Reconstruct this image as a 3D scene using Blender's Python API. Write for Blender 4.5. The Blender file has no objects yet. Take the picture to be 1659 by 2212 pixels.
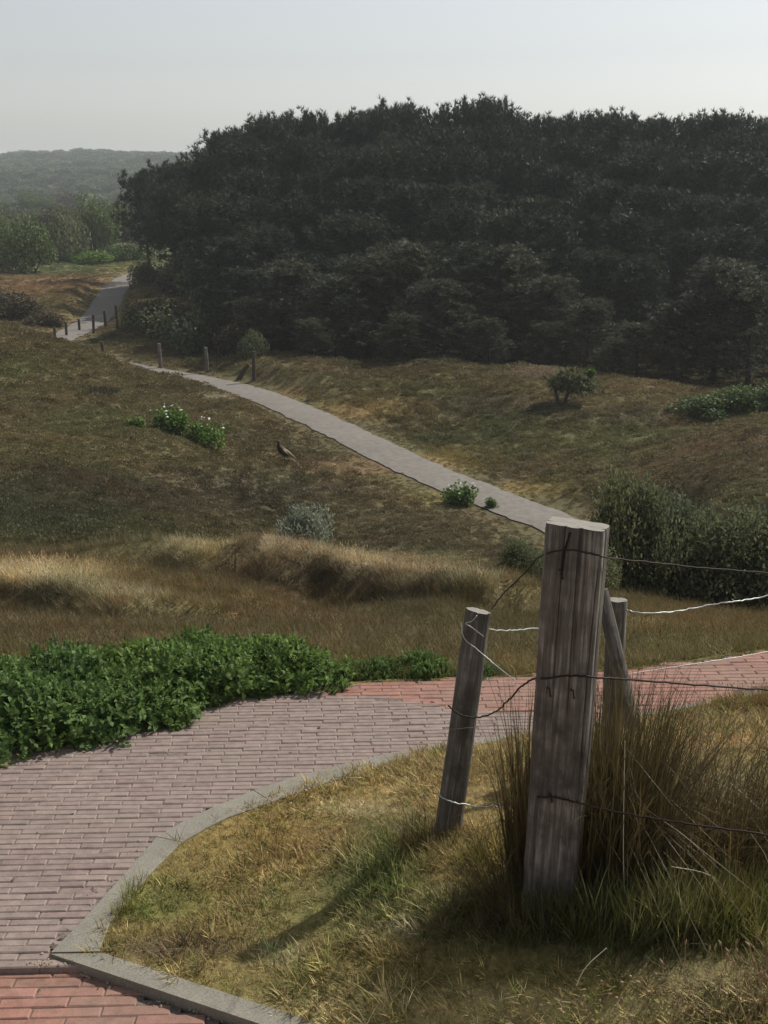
import bpy, math, random, time
import numpy as np
T0 = time.time()
random.seed(7); rng = np.random.default_rng(7)
C = bpy.context.scene.collection
sc = bpy.context.scene

# ------------------------------------------------------------------ camera, light, sky
F = 2500.0                       # focal length in units of a 1659 x 2212 picture
PITCH = math.radians(16.7)
CZ = 2.0
cam_d = bpy.data.cameras.new('camera'); cam = bpy.data.objects.new('camera', cam_d); C.objects.link(cam)
cam_d.sensor_fit = 'VERTICAL'; cam_d.sensor_height = 24.0; cam_d.lens = 24.0 * F / 2212.0
cam_d.clip_start = 0.05; cam_d.clip_end = 20000
cam.location = (0, 0, CZ); cam.rotation_euler = (math.pi / 2 - PITCH, 0, 0)
cam_d.dof.use_dof = False
sc.camera = cam

SUN_EL, SUN_AZ = math.radians(44), math.radians(51)      # azimuth from +Y towards +X
world = bpy.data.worlds.new('World'); sc.world = world; world.use_nodes = True
wn = world.node_tree.nodes; wl = world.node_tree.links
for n in list(wn): wn.remove(n)
sky = wn.new('ShaderNodeTexSky'); sky.sky_type = 'NISHITA'; sky.sun_disc = False
sky.sun_elevation = SUN_EL; sky.sun_rotation = SUN_AZ
sky.altitude = 10; sky.air_density = 1.0; sky.dust_density = 1.0; sky.ozone_density = 1.2
hs = wn.new('ShaderNodeHueSaturation'); hs.inputs['Saturation'].default_value = 0.27
hs.inputs['Value'].default_value = 1.0
bg = wn.new('ShaderNodeBackground'); bg.inputs['Strength'].default_value = 0.110
wo = wn.new('ShaderNodeOutputWorld')
wl.new(sky.outputs['Color'], hs.inputs['Color']); wl.new(hs.outputs['Color'], bg.inputs['Color'])
wl.new(bg.outputs['Background'], wo.inputs['Surface'])

sd = bpy.data.lights.new('sun', 'SUN'); so = bpy.data.objects.new('sun', sd); C.objects.link(so)
sd.energy = 4.5; sd.angle = math.radians(0.9); sd.color = (1.0, 0.95, 0.87)
so.rotation_euler = (math.pi / 2 - SUN_EL, 0, -SUN_AZ + math.pi)
so.location = (20, 10, 30)
sc.view_settings.view_transform = 'Standard'; sc.view_settings.look = 'None'
sc.view_settings.exposure = 0.0; sc.view_settings.gamma = 1.0; sc.view_settings.use_curve_mapping = False
sc.render.engine = 'CYCLES'
sc.cycles.use_denoising = True
sc.cycles.max_bounces = 6; sc.cycles.diffuse_bounces = 3; sc.cycles.volume_bounces = 2
sc.cycles.transmission_bounces = 2; sc.cycles.transparent_max_bounces = 4

# ------------------------------------------------------------------ picture ray -> place
cp, sp = math.cos(PITCH), math.sin(PITCH)
def P(px, py, Y):
    """point at distance Y in front of the camera, seen at (px,py) of the 1659x2212 photograph"""
    u = (px - 829.5) / F; v = (1106 - py) / F
    dy = cp + v * sp; dz = -sp + v * cp
    k = Y / dy
    return np.array([u * k, Y, CZ + dz * k])
def PX(x, y, z):
    """project world -> picture"""
    zz = z - CZ
    dep = y * cp - zz * sp
    dep = np.where(dep > 0.05, dep, 0.05)
    up = y * sp + zz * cp
    return 829.5 + F * x / dep, 1106 - F * up / dep
PA, PB = 2.0924, 0.096            # the paved path lies on a gently falling plane
def plane_z(y): return CZ - PA - PB * y
def PP(px, py, off=0.0):
    u = (px - 829.5) / F; v = (1106 - py) / F
    dy = cp + v * sp; dz = -sp + v * cp
    k = (-PA + off) / (dz + PB * dy)
    return np.array([u * k, dy * k, CZ + dz * k])

def _h(i, j, s):
    n = (i.astype(np.int64) * 374761393 + j.astype(np.int64) * 668265263 + s * 1442695041) & 0xffffffff
    n = ((n ^ (n >> 13)) * 1274126177) & 0xffffffff
    return ((n ^ (n >> 16)) & 0xffff) / 65535.0
def vnoise(x, y, s=0):
    x = np.asarray(x, float); y = np.asarray(y, float)
    i = np.floor(x); j = np.floor(y); fx = x - i; fy = y - j
    fx = fx * fx * (3 - 2 * fx); fy = fy * fy * (3 - 2 * fy)
    i = i.astype(np.int64); j = j.astype(np.int64)
    a = _h(i, j, s); b = _h(i + 1, j, s); c = _h(i, j + 1, s); d = _h(i + 1, j + 1, s)
    return (a * (1 - fx) + b * fx) * (1 - fy) + (c * (1 - fx) + d * fx) * fy - 0.5
def fbm(x, y, s=0, o=3):
    r = 0; a = 1.0
    for k in range(o):
        r = r + a * vnoise(x * 2 ** k + 17.3 * k, y * 2 ** k + 5.1 * k, s + k); a *= 0.5
    return r

# ------------------------------------------------------------------ terrain
_pY = [-4, 0, 2.5, 3.5, 4.5, 5.6, 7.5, 9, 11.5, 16, 25, 40, 60, 100, 200, 600, 2000, 9000]
_pz = [-1.5, -1.8, -2.05, -2.38, -2.52, -2.65, -3.1, -3.6, -4.0, -6.2, -8.2, -8.7, -8.8, -8.8, -9, -9, -9, -9]
_w = np.linspace(math.log(0.3), math.log(9005), 3000)
_zz = np.interp(np.exp(_w) - 4.3, _pY, _pz)
_k = np.exp(-0.5 * (np.arange(-40, 41) / 14.0) ** 2); _k /= _k.sum()
_zz = np.convolve(np.pad(_zz, 40, mode='edge'), _k, 'valid')
def z0(Y): return np.interp(np.log(np.maximum(np.asarray(Y, float) + 4.3, 0.31)), _w, _zz)
CPX = [  # px, py, distance
    (1190,1945,3.0),(600,2212,2.7),(1100,2212,2.45),(1659,2212,2.3),(1659,2000,2.9),(1659,1800,3.6),(1659,1600,4.7),
    (965,1800,3.65),(1350,1700,4.1),
    # beyond the paved path
    (0,1450,6.0),(0,1400,6.8),(400,1440,6.2),(800,1440,6.5),(1000,1440,6.5),
    (0,1352,8.6),(50,1338,9.2),(50,1312,9.65),(-200,1312,9.6),(-200,1338,9.2),(220,1345,9.4),(330,1290,10.4),(420,1262,11.6),(560,1275,11.7),
    (640,1300,12.0),(640,1340,10.6),(830,1318,12.2),(830,1350,10.8),(950,1335,11.6),(1000,1345,10.6),(500,1350,9.2),(800,1360,8.6),(1000,1360,8.8),
    (60,1200,13),(0,1150,15),(0,1000,22),(0,850,32),(0,706,45),(-200,692,45),(-200,1000,22),(100,731,45),(200,766,45),(320,805,46),(-400,690,45),
    (330,1200,14),(330,1100,20),(330,1000,26),(330,900,34),(330,820,43.5),
    (640,1175,25),(640,1100,28),(900,1150,26),(1130,1200,24.5),(1050,1250,21),
    (1300,1340,14),(1400,1400,7.6),(1400,1350,10.2),(1500,1340,13.5),(1200,1390,8.2),(1659,1340,13),(1800,1400,7.8),(1100,1330,12.5),
    (1659,1060,24),(1659,960,30),(1659,905,36),(1500,907,38),(1400,950,36),(1300,1000,34),(1200,1050,31.5),(1900,1000,28),(1900,880,40),
    (560,770,51.5),(700,785,49),(940,812,45.5),(1130,795,46),(1250,828,44),(1400,850,42),(1000,900,41.5),(850,900,42),
    (320,662,66),(0,620,85),(250,552,120),(300,530,140),(0,480,220),(200,440,330),(0,402,450),(0,343,900),(200,337,900),(260,350,1000),(-300,345,900),(-300,480,220),(130,338,880),
]
cps = [tuple(P(*c) - np.array([0, 0, CZ])) for c in CPX]
for x in (-3.2, -2, -1, 0, 1, 2.2):
    for y in (4.6, 5.4):
        cps.append((x, y, -(PA + PB * y)))
for x, y in ((-3.2,2.6),(-2,2.6),(-1.3,3.2),(-1.2,2.7),(-0.9,3.7),(-3.2,1.2),(-1.5,1.2),(2.2,5.8)): cps.append((x, y, -(PA + PB * y)))
cps += [(0.3,1.2,-1.95),(1.6,1.2,-1.85),(0,-2,-1.7),(1.6,2.8,-2.0),(2.6,4.2,-2.3),
        # ground behind the dune lips and under the wood
        (-15,56,-8.9),(-9,54,-9.0),(-2,56,-9.3),(6,54,-9.4),(14,52,-9.3),(22,48,-9.2),(0,70,-9),(20,70,-8.7),(-14,85,-8.8),(-30,60,-8),
        (0,95,-8),(30,100,-7),(0,200,-8.5),(60,200,-8),(0,900,4),(400,900,5),(-700,900,5),(300,450,-7),(-300,450,-7),(0,3500,-9),(2500,3500,-9),(-2500,3500,-9)]
cps = np.array(cps)
def _ab(x, Y): return np.clip(x / (Y + 4.3), -1.2, 1.2) * 2.5, np.log(np.maximum(Y + 4.3, 0.3))
_ca, _cw = _ab(cps[:, 0], cps[:, 1])
_res = (cps[:, 2] - z0(cps[:, 1])) / (cps[:, 1] + 4.3)
# quiet anchors at the sides
_sa = []
for Y in (0, 3, 6, 10, 16, 25, 40, 60, 100, 200, 600, 3000):
    for a in (-2.2, 2.2): _sa.append((a, math.log(Y + 4.3)))
_sa = np.array(_sa)
_ca = np.concatenate([_ca, _sa[:, 0]]); _cw = np.concatenate([_cw, _sa[:, 1]]); _res = np.concatenate([_res, np.zeros(len(_sa))])
def _ker(r2): return 0.5 * r2 * np.log(r2 + 1e-9)
n = len(_ca)
A = _ker((_ca[:, None] - _ca[None]) ** 2 + (_cw[:, None] - _cw[None]) ** 2) + np.eye(n) * 3e-4
Q = np.stack([np.ones(n), _ca, _cw], 1)
M = np.block([[A, Q], [Q.T, np.zeros((3, 3))]])
_sol = np.linalg.solve(M, np.concatenate([_res, np.zeros(3)]))
def Zs(x, y):
    """smooth ground height"""
    x = np.asarray(x, float); y = np.asarray(y, float); sh = np.broadcast(x, y).shape
    x = np.broadcast_to(x, sh).ravel(); y = np.broadcast_to(y, sh).ravel()
    out = np.empty(len(x))
    for s in range(0, len(x), 20000):
        a, w = _ab(x[s:s + 20000], y[s:s + 20000])
        k = _ker((a[:, None] - _ca[None]) ** 2 + (w[:, None] - _cw[None]) ** 2)
        out[s:s + 20000] = k @ _sol[:n] + _sol[n] + _sol[n + 1] * a + _sol[n + 2] * w
    return (CZ + z0(y) + out * (y + 4.3)).reshape(sh)

# paved path outline (plan)
KERB_OUT = [(107,2062),(175,1994),(228,1934),(283,1874),(337,1811),(396,1777),(456,1748),(547,1710),(650,1677),(756,1649),(860,1626),(960,1609),(1110,1588),(1300,1556),(1480,1524),(1659,1494),(1900,1450)]
KERB_IN = [(216,2060),(238,1996),(282,1940),(334,1880),(392,1822),(440,1794),(492,1768),(586,1735),(680,1702),(775,1670),(870,1642),(965,1622),(1115,1598),(1300,1566),(1480,1533),(1659,1502),(1900,1457)]
ko = [PP(*p)[:2] for p in KERB_OUT]; ki = [PP(*p)[:2] for p in KERB_IN]
kb0, kb1 = PP(107, 2064)[:2], PP(542, 2210)[:2]
kd = (kb1 - kb0) / np.linalg.norm(kb1 - kb0)
kbE = kb0 + kd * 2.6
kn = np.array([-kd[1], kd[0]]) * 1.0
if kn[1] < 0: kn = -kn
FAR = [(-3.6, 3.75)] + [tuple(PP(*p)[:2]) for p in [(0,1622),(250,1568),(530,1506),(660,1490),(800,1474),(980,1466),(1110,1462),(1400,1443),(1659,1405),(1900,1362)]]
path_poly = np.array([tuple(kbE)] + [tuple(p) for p in ko] + FAR[::-1] + [(-3.6, -0.4), (kbE[0], -0.4)])
kc = [(a + b) / 2 for a, b in zip(ko, ki)]
kb_c = kb0 + kn * 0.03
bed_poly = np.array([tuple(kbE + kn * 0.03)] + [tuple(p) for p in kc] + FAR[::-1] + [(-3.6, -0.4), (kbE[0], -0.4)])
def inside(poly, x, y):
    x = np.asarray(x, float); y = np.asarray(y, float); r = np.zeros(x.shape, bool)
    for i in range(len(poly)):
        x1, y1 = poly[i]; x2, y2 = poly[(i + 1) % len(poly)]
        if y1 == y2: continue
        c = ((y1 > y) != (y2 > y)) & (x < (x2 - x1) * (y - y1) / (y2 - y1) + x1)
        r ^= c
    return r
def dist_line(pts, x, y, closed=False):
    d = np.full(np.shape(x), 1e9)
    m = len(pts) - (0 if closed else 1)
    for i in range(m):
        a = np.array(pts[i]); b = np.array(pts[(i + 1) % len(pts)]); ab = b - a
        t = np.clip(((x - a[0]) * ab[0] + (y - a[1]) * ab[1]) / (ab @ ab + 1e-12), 0, 1)
        d = np.minimum(d, np.hypot(x - a[0] - t * ab[0], y - a[1] - t * ab[1]))
    return d

# far path centre line on the valley floor
VZ = -8.75
def VP(px, py):
    u = (px - 829.5) / F; v = (1106 - py) / F
    dy = cp + v * sp; dz = -sp + v * cp; k = VZ / dz
    return (u * k, dy * k)
fp_px = [(1320,1185),(1240,1146),(1170,1116),(1110,1095),(1035,1064),(955,1034),(865,994),(780,951),(700,912),(620,876),(550,849),(470,828),(400,814),(330,803),(262,790),(190,772),(125,752),(110,738),(150,722),(192,700),(220,675),(235,645),(250,618),(285,596),(325,582),(350,574)]
fp = np.array([VP(*p) for p in fp_px])
def chaikin(p, k=2):
    for _ in range(k):
        q = [p[0]]
        for a, b in zip(p[:-1], p[1:]): q += [a * .75 + b * .25, a * .25 + b * .75]
        q.append(p[-1]); p = np.array(q)
    return p
fps = chaikin(fp, 2)

RIDGES = [([(-60,1235,9.7),(60,1238,9.7),(140,1252,9.5),(210,1288,9.0),(280,1340,8.4)], .34, .22, .9),
          ([(400,1195,11.8),(500,1180,12.2),(600,1185,12.2)], .36, .30, 1.2),
          ([(600,1190,11.9),(700,1192,12.0),(830,1222,11.6),(950,1262,11.0),(1040,1300,10.2)], .54, .30, 1.1),
          ([(330,1300,9.6),(420,1290,9.9),(500,1310,9.6)], .22, .22, .6), ([(860,1330,9.6),(950,1340,9.4)], .18, .2, .5), ([(90,1400,7.6),(200,1385,7.9),(300,1392,7.7)], .10, .2, .5), ([(620,1400,8.0),(720,1390,8.2)], .10, .2, .5), ([(380,1375,8.6),(470,1365,8.8)], .14, .2, .5)]
RIDGES = [(np.array([P(*q)[:2] for q in a]), b_, c_, d_) for a, b_, c_, d_ in RIDGES]
def ridge(x, y):
    z = np.zeros(np.shape(x))
    for pts, h, wn_, wf in RIDGES:
        d = dist_line(pts, x, y); yc = np.interp(x, pts[:, 0], pts[:, 1])
        w = np.where(y < yc, wn_, wf) * (1 + .3 * vnoise(x * 1.5, y * 1.5, 8)); z = np.maximum(z, h * (1 + .5 * vnoise(x * 1.2, y * .2, 18)) * np.exp(-(d / w) ** 2))
    return z
def Z(x, y, fine=True):
    x = np.asarray(x, float); y = np.asarray(y, float)
    z = Zs(x, y)
    if fine:
        g = np.clip((y - 6.0) / 6, 0, 1)
        z = z + g * (0.22 * fbm(x / 2.6, y / 2.6, 3, 3) + 0.16 * np.clip(y / 30, 0, 1) * fbm(x / 7, y / 7, 9, 2))
        z = z + np.clip((y - 100) / 200, 0, 1) * (3.0 * fbm(x / 40, y / 40, 13, 3)) + np.clip((y - 500) / 300, 0, 1) * 6.0 * fbm(x / 120, y / 120, 23, 3)
        z = z + np.where(y < 6.5, 0.03 * fbm(x / .35, y / .35, 5, 2), 0)
    m = (y > 6.5) & (y < 15)
    if np.any(m) and x.ndim: z[m] = z[m] + ridge(x[m], y[m])
    m = (y > 24) & (y < 125) & (np.abs(x) < 40)
    if np.any(m):
        d = dist_line(fps, x[m], y[m]) if x.ndim else dist_line(fps, x, y)
        wgt = np.clip(1.6 - d / 1.6, 0, 1); wgt = wgt * wgt * (3 - 2 * wgt)
        if x.ndim: z[m] = z[m] * (1 - wgt) + (CZ + VZ - 0.03) * wgt
        else: z = z * (1 - wgt) + (CZ + VZ - 0.03) * wgt
    m = (y < 9) & (np.abs(x) < 6)
    if np.any(m):
        xm, ym, zm = (x[m], y[m], z[m]) if x.ndim else (x, y, z)
        pz = plane_z(ym)
        ins = inside(bed_poly, xm, ym)
        d = dist_line(bed_poly, xm, ym, True)
        wgt = np.clip(1 - d / 0.45, 0, 1) ** 1.5
        zo = zm * (1 - wgt) + (pz + 0.004) * wgt
        zi = pz - 0.085
        r = np.where(ins, zi, zo)
        if x.ndim: z[m] = r
        else: z = r
    return z
def hit(px, py, ymin=6.5, ymax=1500):
    """where the ray through a picture point meets the ground"""
    u = (px - 829.5) / F; v = (1106 - py) / F
    dy = cp + v * sp; dz = -sp + v * cp
    Y = np.exp(np.linspace(math.log(ymin), math.log(ymax), 900))
    zr = CZ + dz / dy * Y
    zt = Z(u / dy * Y, Y)
    i = np.where(zr <= zt)[0]
    if len(i) == 0: return np.array([u / dy * ymax, ymax, zt[-1]])
    i = i[0]
    if i:
        a = (zr[i - 1] - zt[i - 1]); b = (zt[i] - zr[i]); t = a / (a + b + 1e-9)
        Yh = Y[i - 1] * (1 - t) + Y[i] * t
    else: Yh = Y[0]
    xh = u / dy * Yh
    return np.array([xh, Yh, float(Z(np.array([xh]), np.array([Yh]))[0])])
def G(x, y): return float(Z(np.array([float(x)]), np.array([float(y)]))[0])

# ------------------------------------------------------------------ object helpers
def tag(o, label=None, cat=None, group=None, kind=None):
    if label: o['label'] = label
    if cat: o['category'] = cat
    if group: o['group'] = group
    if kind: o['kind'] = kind
    return o
def mesh_from(name, V, Fc, mats=(), smooth=False, col=None, uv=None):
    me = bpy.data.meshes.new(name)
    V = np.asarray(V, np.float32)
    if isinstance(Fc, np.ndarray):
        k = Fc.shape[1]; nf = Fc.shape[0]
        me.vertices.add(len(V)); me.vertices.foreach_set('co', V.ravel())
        me.loops.add(nf * k); me.polygons.add(nf)
        me.loops.foreach_set('vertex_index', Fc.astype(np.int32).ravel())
        me.polygons.foreach_set('loop_start', np.arange(0, nf * k, k, dtype=np.int32))
        me.polygons.foreach_set('loop_total', np.full(nf, k, np.int32))
        me.update(calc_edges=True)
    else:
        me.from_pydata([tuple(v) for v in V.tolist()], [], Fc); me.update()
    if smooth: me.polygons.foreach_set('use_smooth', np.ones(len(me.polygons), bool))
    if col is not None:
        at = me.color_attributes.new('tint', 'FLOAT_COLOR', 'POINT')
        c = np.ones((len(V), 4), np.float32); c[:, :3] = col
        at.data.foreach_set('color', c.ravel())
    for m in mats: me.materials.append(m)
    return me
def link(name, me, parent=None, loc=None):
    o = bpy.data.objects.new(name, me); C.objects.link(o)
    if parent is not None: o.parent = parent
    if loc is not None: o.location = [float(v) for v in loc]
    return o
def empty(name, loc, rz=0.0):
    o = bpy.data.objects.new(name, None); C.objects.link(o); o.location = [float(v) for v in loc]; o.rotation_euler = (0, 0, rz)
    o.empty_display_size = 0.1
    return o
class MB:
    def __init__(s): s.V = []; s.F = []; s.n = 0
    def add(s, V, Fc):
        s.V.append(np.asarray(V, float).reshape(-1, 3)); s.F += [tuple(i + s.n for i in f) for f in Fc]; s.n += len(s.V[-1])
    def tube(s, pts, rad, sides=6, cap=True):
        pts = np.asarray(pts, float); m = len(pts)
        rad = np.full(m, rad) if np.isscalar(rad) else np.asarray(rad, float)
        tg = np.gradient(pts, axis=0); tg /= np.linalg.norm(tg, axis=1)[:, None] + 1e-12
        ref = np.array([0, 0, 1.0]) if abs(tg[0][2]) < 0.9 else np.array([1.0, 0, 0])
        nn = np.cross(tg[0], ref); nn /= np.linalg.norm(nn)
        V = []
        for i in range(m):
            nn = nn - tg[i] * (nn @ tg[i]); nn /= np.linalg.norm(nn) + 1e-12
            b = np.cross(tg[i], nn)
            for k in range(sides):
                a = 2 * math.pi * k / sides
                V.append(pts[i] + rad[i] * (math.cos(a) * nn + math.sin(a) * b))
        Fc = [(i * sides + k, i * sides + (k + 1) % sides, (i + 1) * sides + (k + 1) % sides, (i + 1) * sides + k) for i in range(m - 1) for k in range(sides)]
        if cap: Fc += [tuple(range(sides))[::-1], tuple((m - 1) * sides + k for k in range(sides))]
        s.add(V, Fc)
    def mesh(s, name, mats, smooth=True):
        return mesh_from(name, np.concatenate(s.V), s.F, mats, smooth)
def curve_pts(p, k=2): return chaikin(np.array(p, float), k)

def unit(v): return v / (np.linalg.norm(v, axis=-1, keepdims=True) + 1e-9)
def leaves(c, d, nrm, L, W, fold=0.25):
    """folded diamond leaves: centre of base c, direction d, normal nrm, length L, width W -> V, F (tris)"""
    d = unit(d); s = unit(np.cross(d, nrm)); nn = np.cross(s, d)
    L = L[:, None]; W = W[:, None]
    b = c; t = c + d * L - nn * L * 0.12; l = c + d * L * .45 + s * W * .5 + nn * W * fold; r = c + d * L * .45 - s * W * .5 + nn * W * fold
    V = np.stack([b, l, t, r], 1).reshape(-1, 3)
    i = np.arange(len(c))[:, None] * 4
    return V, np.concatenate([i + [0, 3, 2], i + [0, 2, 1]], 0)
def needles(c, d, L, W, k, spread, R):
    """tufts of k thin needles round the direction d"""
    m = len(c); d = unit(d)
    dd = unit(np.repeat(d, k, 0) + R.normal(0, spread, (m * k, 3)))
    cc = np.repeat(c, k, 0); LL = np.repeat(L, k)[:, None] * R.uniform(.7, 1.1, (m * k, 1))
    s = unit(np.cross(dd, R.normal(0, 1, (m * k, 3))))
    V = np.stack([cc - s * W / 2, cc + s * W / 2, cc + dd * LL], 1).reshape(-1, 3)
    return V, np.arange(m * k * 3).reshape(-1, 3)
def cat(parts):
    V = []; Fc = []; n_ = 0
    for v, f in parts: V.append(v); Fc.append(f + n_); n_ += len(v)
    return np.concatenate(V), np.concatenate(Fc)

# ------------------------------------------------------------------ materials
def nt(name):
    m = bpy.data.materials.new(name); m.use_nodes = True
    nd = m.node_tree.nodes; ln = m.node_tree.links
    b = nd['Principled BSDF']; b.inputs['Specular IOR Level'].default_value = 0.25
    return m, nd, ln, b
def noise(nd, ln, scale, detail=4, rough=.6, vec=None, dims='3D'):
    t = nd.new('ShaderNodeTexNoise'); t.inputs['Scale'].default_value = scale; t.inputs['Detail'].default_value = detail; t.inputs['Roughness'].default_value = rough
    if vec is not None: ln.new(vec, t.inputs['Vector'])
    return t
def mix(nd, ln, a, b, f, mode='MIX'):
    m = nd.new('ShaderNodeMix'); m.data_type = 'RGBA'; m.blend_type = mode
    for sock, v in ((m.inputs[6], a), (m.inputs[7], b), (m.inputs[0], f)):
        if hasattr(v, 'is_linked') or hasattr(v, 'links'): ln.new(v, sock)
        elif isinstance(v, (int, float)): sock.default_value = v
        else: sock.default_value = (*v, 1)
    return m.outputs[2]
def ramp(nd, ln, fac, stops):
    r = nd.new('ShaderNodeValToRGB'); ln.new(fac, r.inputs[0])
    e = r.color_ramp.elements
    while len(e) < len(stops): e.new(0.5)
    for q, (p_, c) in zip(e, stops): q.position = p_; q.color = (*c, 1) if not isinstance(c, float) else (c, c, c, 1)
    return r.outputs[0]
def bump(nd, ln, b, h, strength=.5, dist=.01):
    bp = nd.new('ShaderNodeBump'); bp.inputs['Strength'].default_value = strength; bp.inputs['Distance'].default_value = dist
    ln.new(h, bp.inputs['Height']); ln.new(bp.outputs[0], b.inputs['Normal'])
def pos(nd): return nd.new('ShaderNodeNewGeometry').outputs['Position']
def leafmat(name, c1, c2, trans=0.25, rough=.55, instancer=False, scale=3.0, c3=None):
    m, nd, ln, b = nt(name)
    oi = nd.new('ShaderNodeObjectInfo'); g = nd.new('ShaderNodeNewGeometry')
    n1 = noise(nd, ln, scale, 3, .6, g.outputs['Position'])
    col = mix(nd, ln, c1, c2, n1.outputs[0])
    r2 = ramp(nd, ln, g.outputs['Random Per Island'], [(0, (.62, .62, .62)), (.75, (1.1, 1.1, 1.1)), (1, (1.7, 1.6, 1.45))])
    if name.endswith('needles'): r2 = ramp(nd, ln, g.outputs['Random Per Island'], [(0, (.8, .8, .8)), (1, (1.2, 1.2, 1.2))])
    col = mix(nd, ln, col, r2, 1.0, 'MULTIPLY')
    if name.endswith('needles'):
        at_ = nd.new('ShaderNodeAttribute'); at_.attribute_name = 'tint'; col = mix(nd, ln, col, at_.outputs['Color'], 1.0, 'MULTIPLY')
    r3 = ramp(nd, ln, oi.outputs['Random'], [(0, (.8, .84, .84)), (1, (1.25, 1.15, 1.0))])
    col = mix(nd, ln, col, r3, 1.0, 'MULTIPLY')
    if instancer:
        at = nd.new('ShaderNodeAttribute'); at.attribute_type = 'INSTANCER'; at.attribute_name = 'tint'
        col = mix(nd, ln, at.outputs['Color'], r2, 1.0, 'MULTIPLY')
        if c3 is not None: col = mix(nd, ln, col, c3, .5)
    ln.new(col, b.inputs['Base Color']); b.inputs['Roughness'].default_value = rough
    tr = nd.new('ShaderNodeBsdfTranslucent'); ln.new(col, tr.inputs['Color'])
    ms = nd.new('ShaderNodeMixShader'); ms.inputs[0].default_value = trans
    ln.new(b.outputs[0], ms.inputs[1]); ln.new(tr.outputs[0], ms.inputs[2])
    ln.new(ms.outputs[0], nd['Material Output'].inputs['Surface'])
    return m

m_needle = leafmat('pine_needles', (.024, .038, .024), (.052, .064, .038), .12, .6, scale=.45)
m_needle2 = leafmat('grey_needles', (.05, .062, .04), (.10, .10, .065), .18, .6, scale=.6)
m_leafg = leafmat('hedge_leaf', (.08, .155, .042), (.155, .24, .07), .4, .6, scale=6)
m_leaf_bush = leafmat('bush_leaf', (.10, .122, .068), (.175, .195, .11), .35, .75, scale=3)
m_leaf_far = leafmat('far_leaf', (.07, .115, .04), (.13, .18, .065), .3, .6, scale=.3)
m_leaf_brt = leafmat('bright_leaf', (.09, .17, .03), (.13, .22, .045), .3, .5, scale=2)
m_leaf_grey = leafmat('silver_leaf', (.26, .29, .22), (.38, .41, .33), .3, .55, scale=4)
m_leaf_brn = leafmat('brown_leaf', (.06, .05, .032), (.10, .085, .05), .2, .6, scale=2)
m_grass = leafmat('grass_blade', (.1, .1, .1), (.1, .1, .1), .3, .6, instancer=True)
m_marram = leafmat('marram_blade', (.06, .055, .024), (.17, .125, .06), .3, .5, scale=9)
def simple(name, c, rough=.7, metal=0):
    m, nd, ln, b = nt(name); b.inputs['Base Color'].default_value = (*c, 1); b.inputs['Roughness'].default_value = rough; b.inputs['Metallic'].default_value = metal
    n1 = noise(nd, ln, 40, 4); col = mix(nd, ln, tuple(v * .7 for v in c), tuple(min(1, v * 1.3) for v in c), n1.outputs[0]); ln.new(col, b.inputs['Base Color'])
    return m
m_flower = simple('white_petals', (.62, .62, .55), .6)
m_straw = simple('pale_straw', (.52, .47, .33), .5)
m_bark = simple('bark', (.075, .06, .045), .9)
m_seed = simple('seed_head', (.30, .22, .13), .8)

def wood(name, c1, c2, c3):
    m, nd, ln, b = nt(name)
    tc = nd.new('ShaderNodeTexCoord'); mp = nd.new('ShaderNodeMapping'); mp.inputs['Scale'].default_value = (1, 1, .045)
    ln.new(tc.outputs['Object'], mp.inputs[0])
    n1 = noise(nd, ln, 95, 6, .65, mp.outputs[0]); n2 = noise(nd, ln, 9, 4, .6, tc.outputs['Object']); n3 = noise(nd, ln, 260, 3, .7, mp.outputs[0])
    col = ramp(nd, ln, n1.outputs[0], [(.34, c1), (.5, c2), (.60, c3)])
    f = ramp(nd, ln, n2.outputs[0], [(.38, 0.0), (.68, 1.0)])
    col = mix(nd, ln, col, tuple(v * .72 for v in c1), f)
    f3 = ramp(nd, ln, n3.outputs[0], [(.3, (.45, .45, .45)), (.5, (1.0, 1.0, 1.0))])
    col = mix(nd, ln, col, f3, .8, 'MULTIPLY')
    ln.new(col, b.inputs['Base Color']); b.inputs['Roughness'].default_value = .85
    ad = nd.new('ShaderNodeMath'); ad.operation = 'ADD'; ln.new(n1.outputs[0], ad.inputs[0]); ln.new(n3.outputs[0], ad.inputs[1])
    bump(nd, ln, b, ad.outputs[0], .9, .004)
    return m
m_wood = wood('weathered_wood', (.11, .096, .082), (.17, .152, .132), (.31, .29, .255))
m_wood_s = wood('post_wood', (.10, .088, .076), (.155, .138, .12), (.26, .24, .21))
m_endgrain = simple('end_grain', (.25, .235, .205), .85)
m_crack = simple('dark_crack', (.02, .017, .014), .95)
m_wire_d = simple('rusty_wire', (.03, .022, .018), .6, .3)
m_wire_g = simple('galvanised_wire', (.42, .44, .42), .4, .5)

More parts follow.
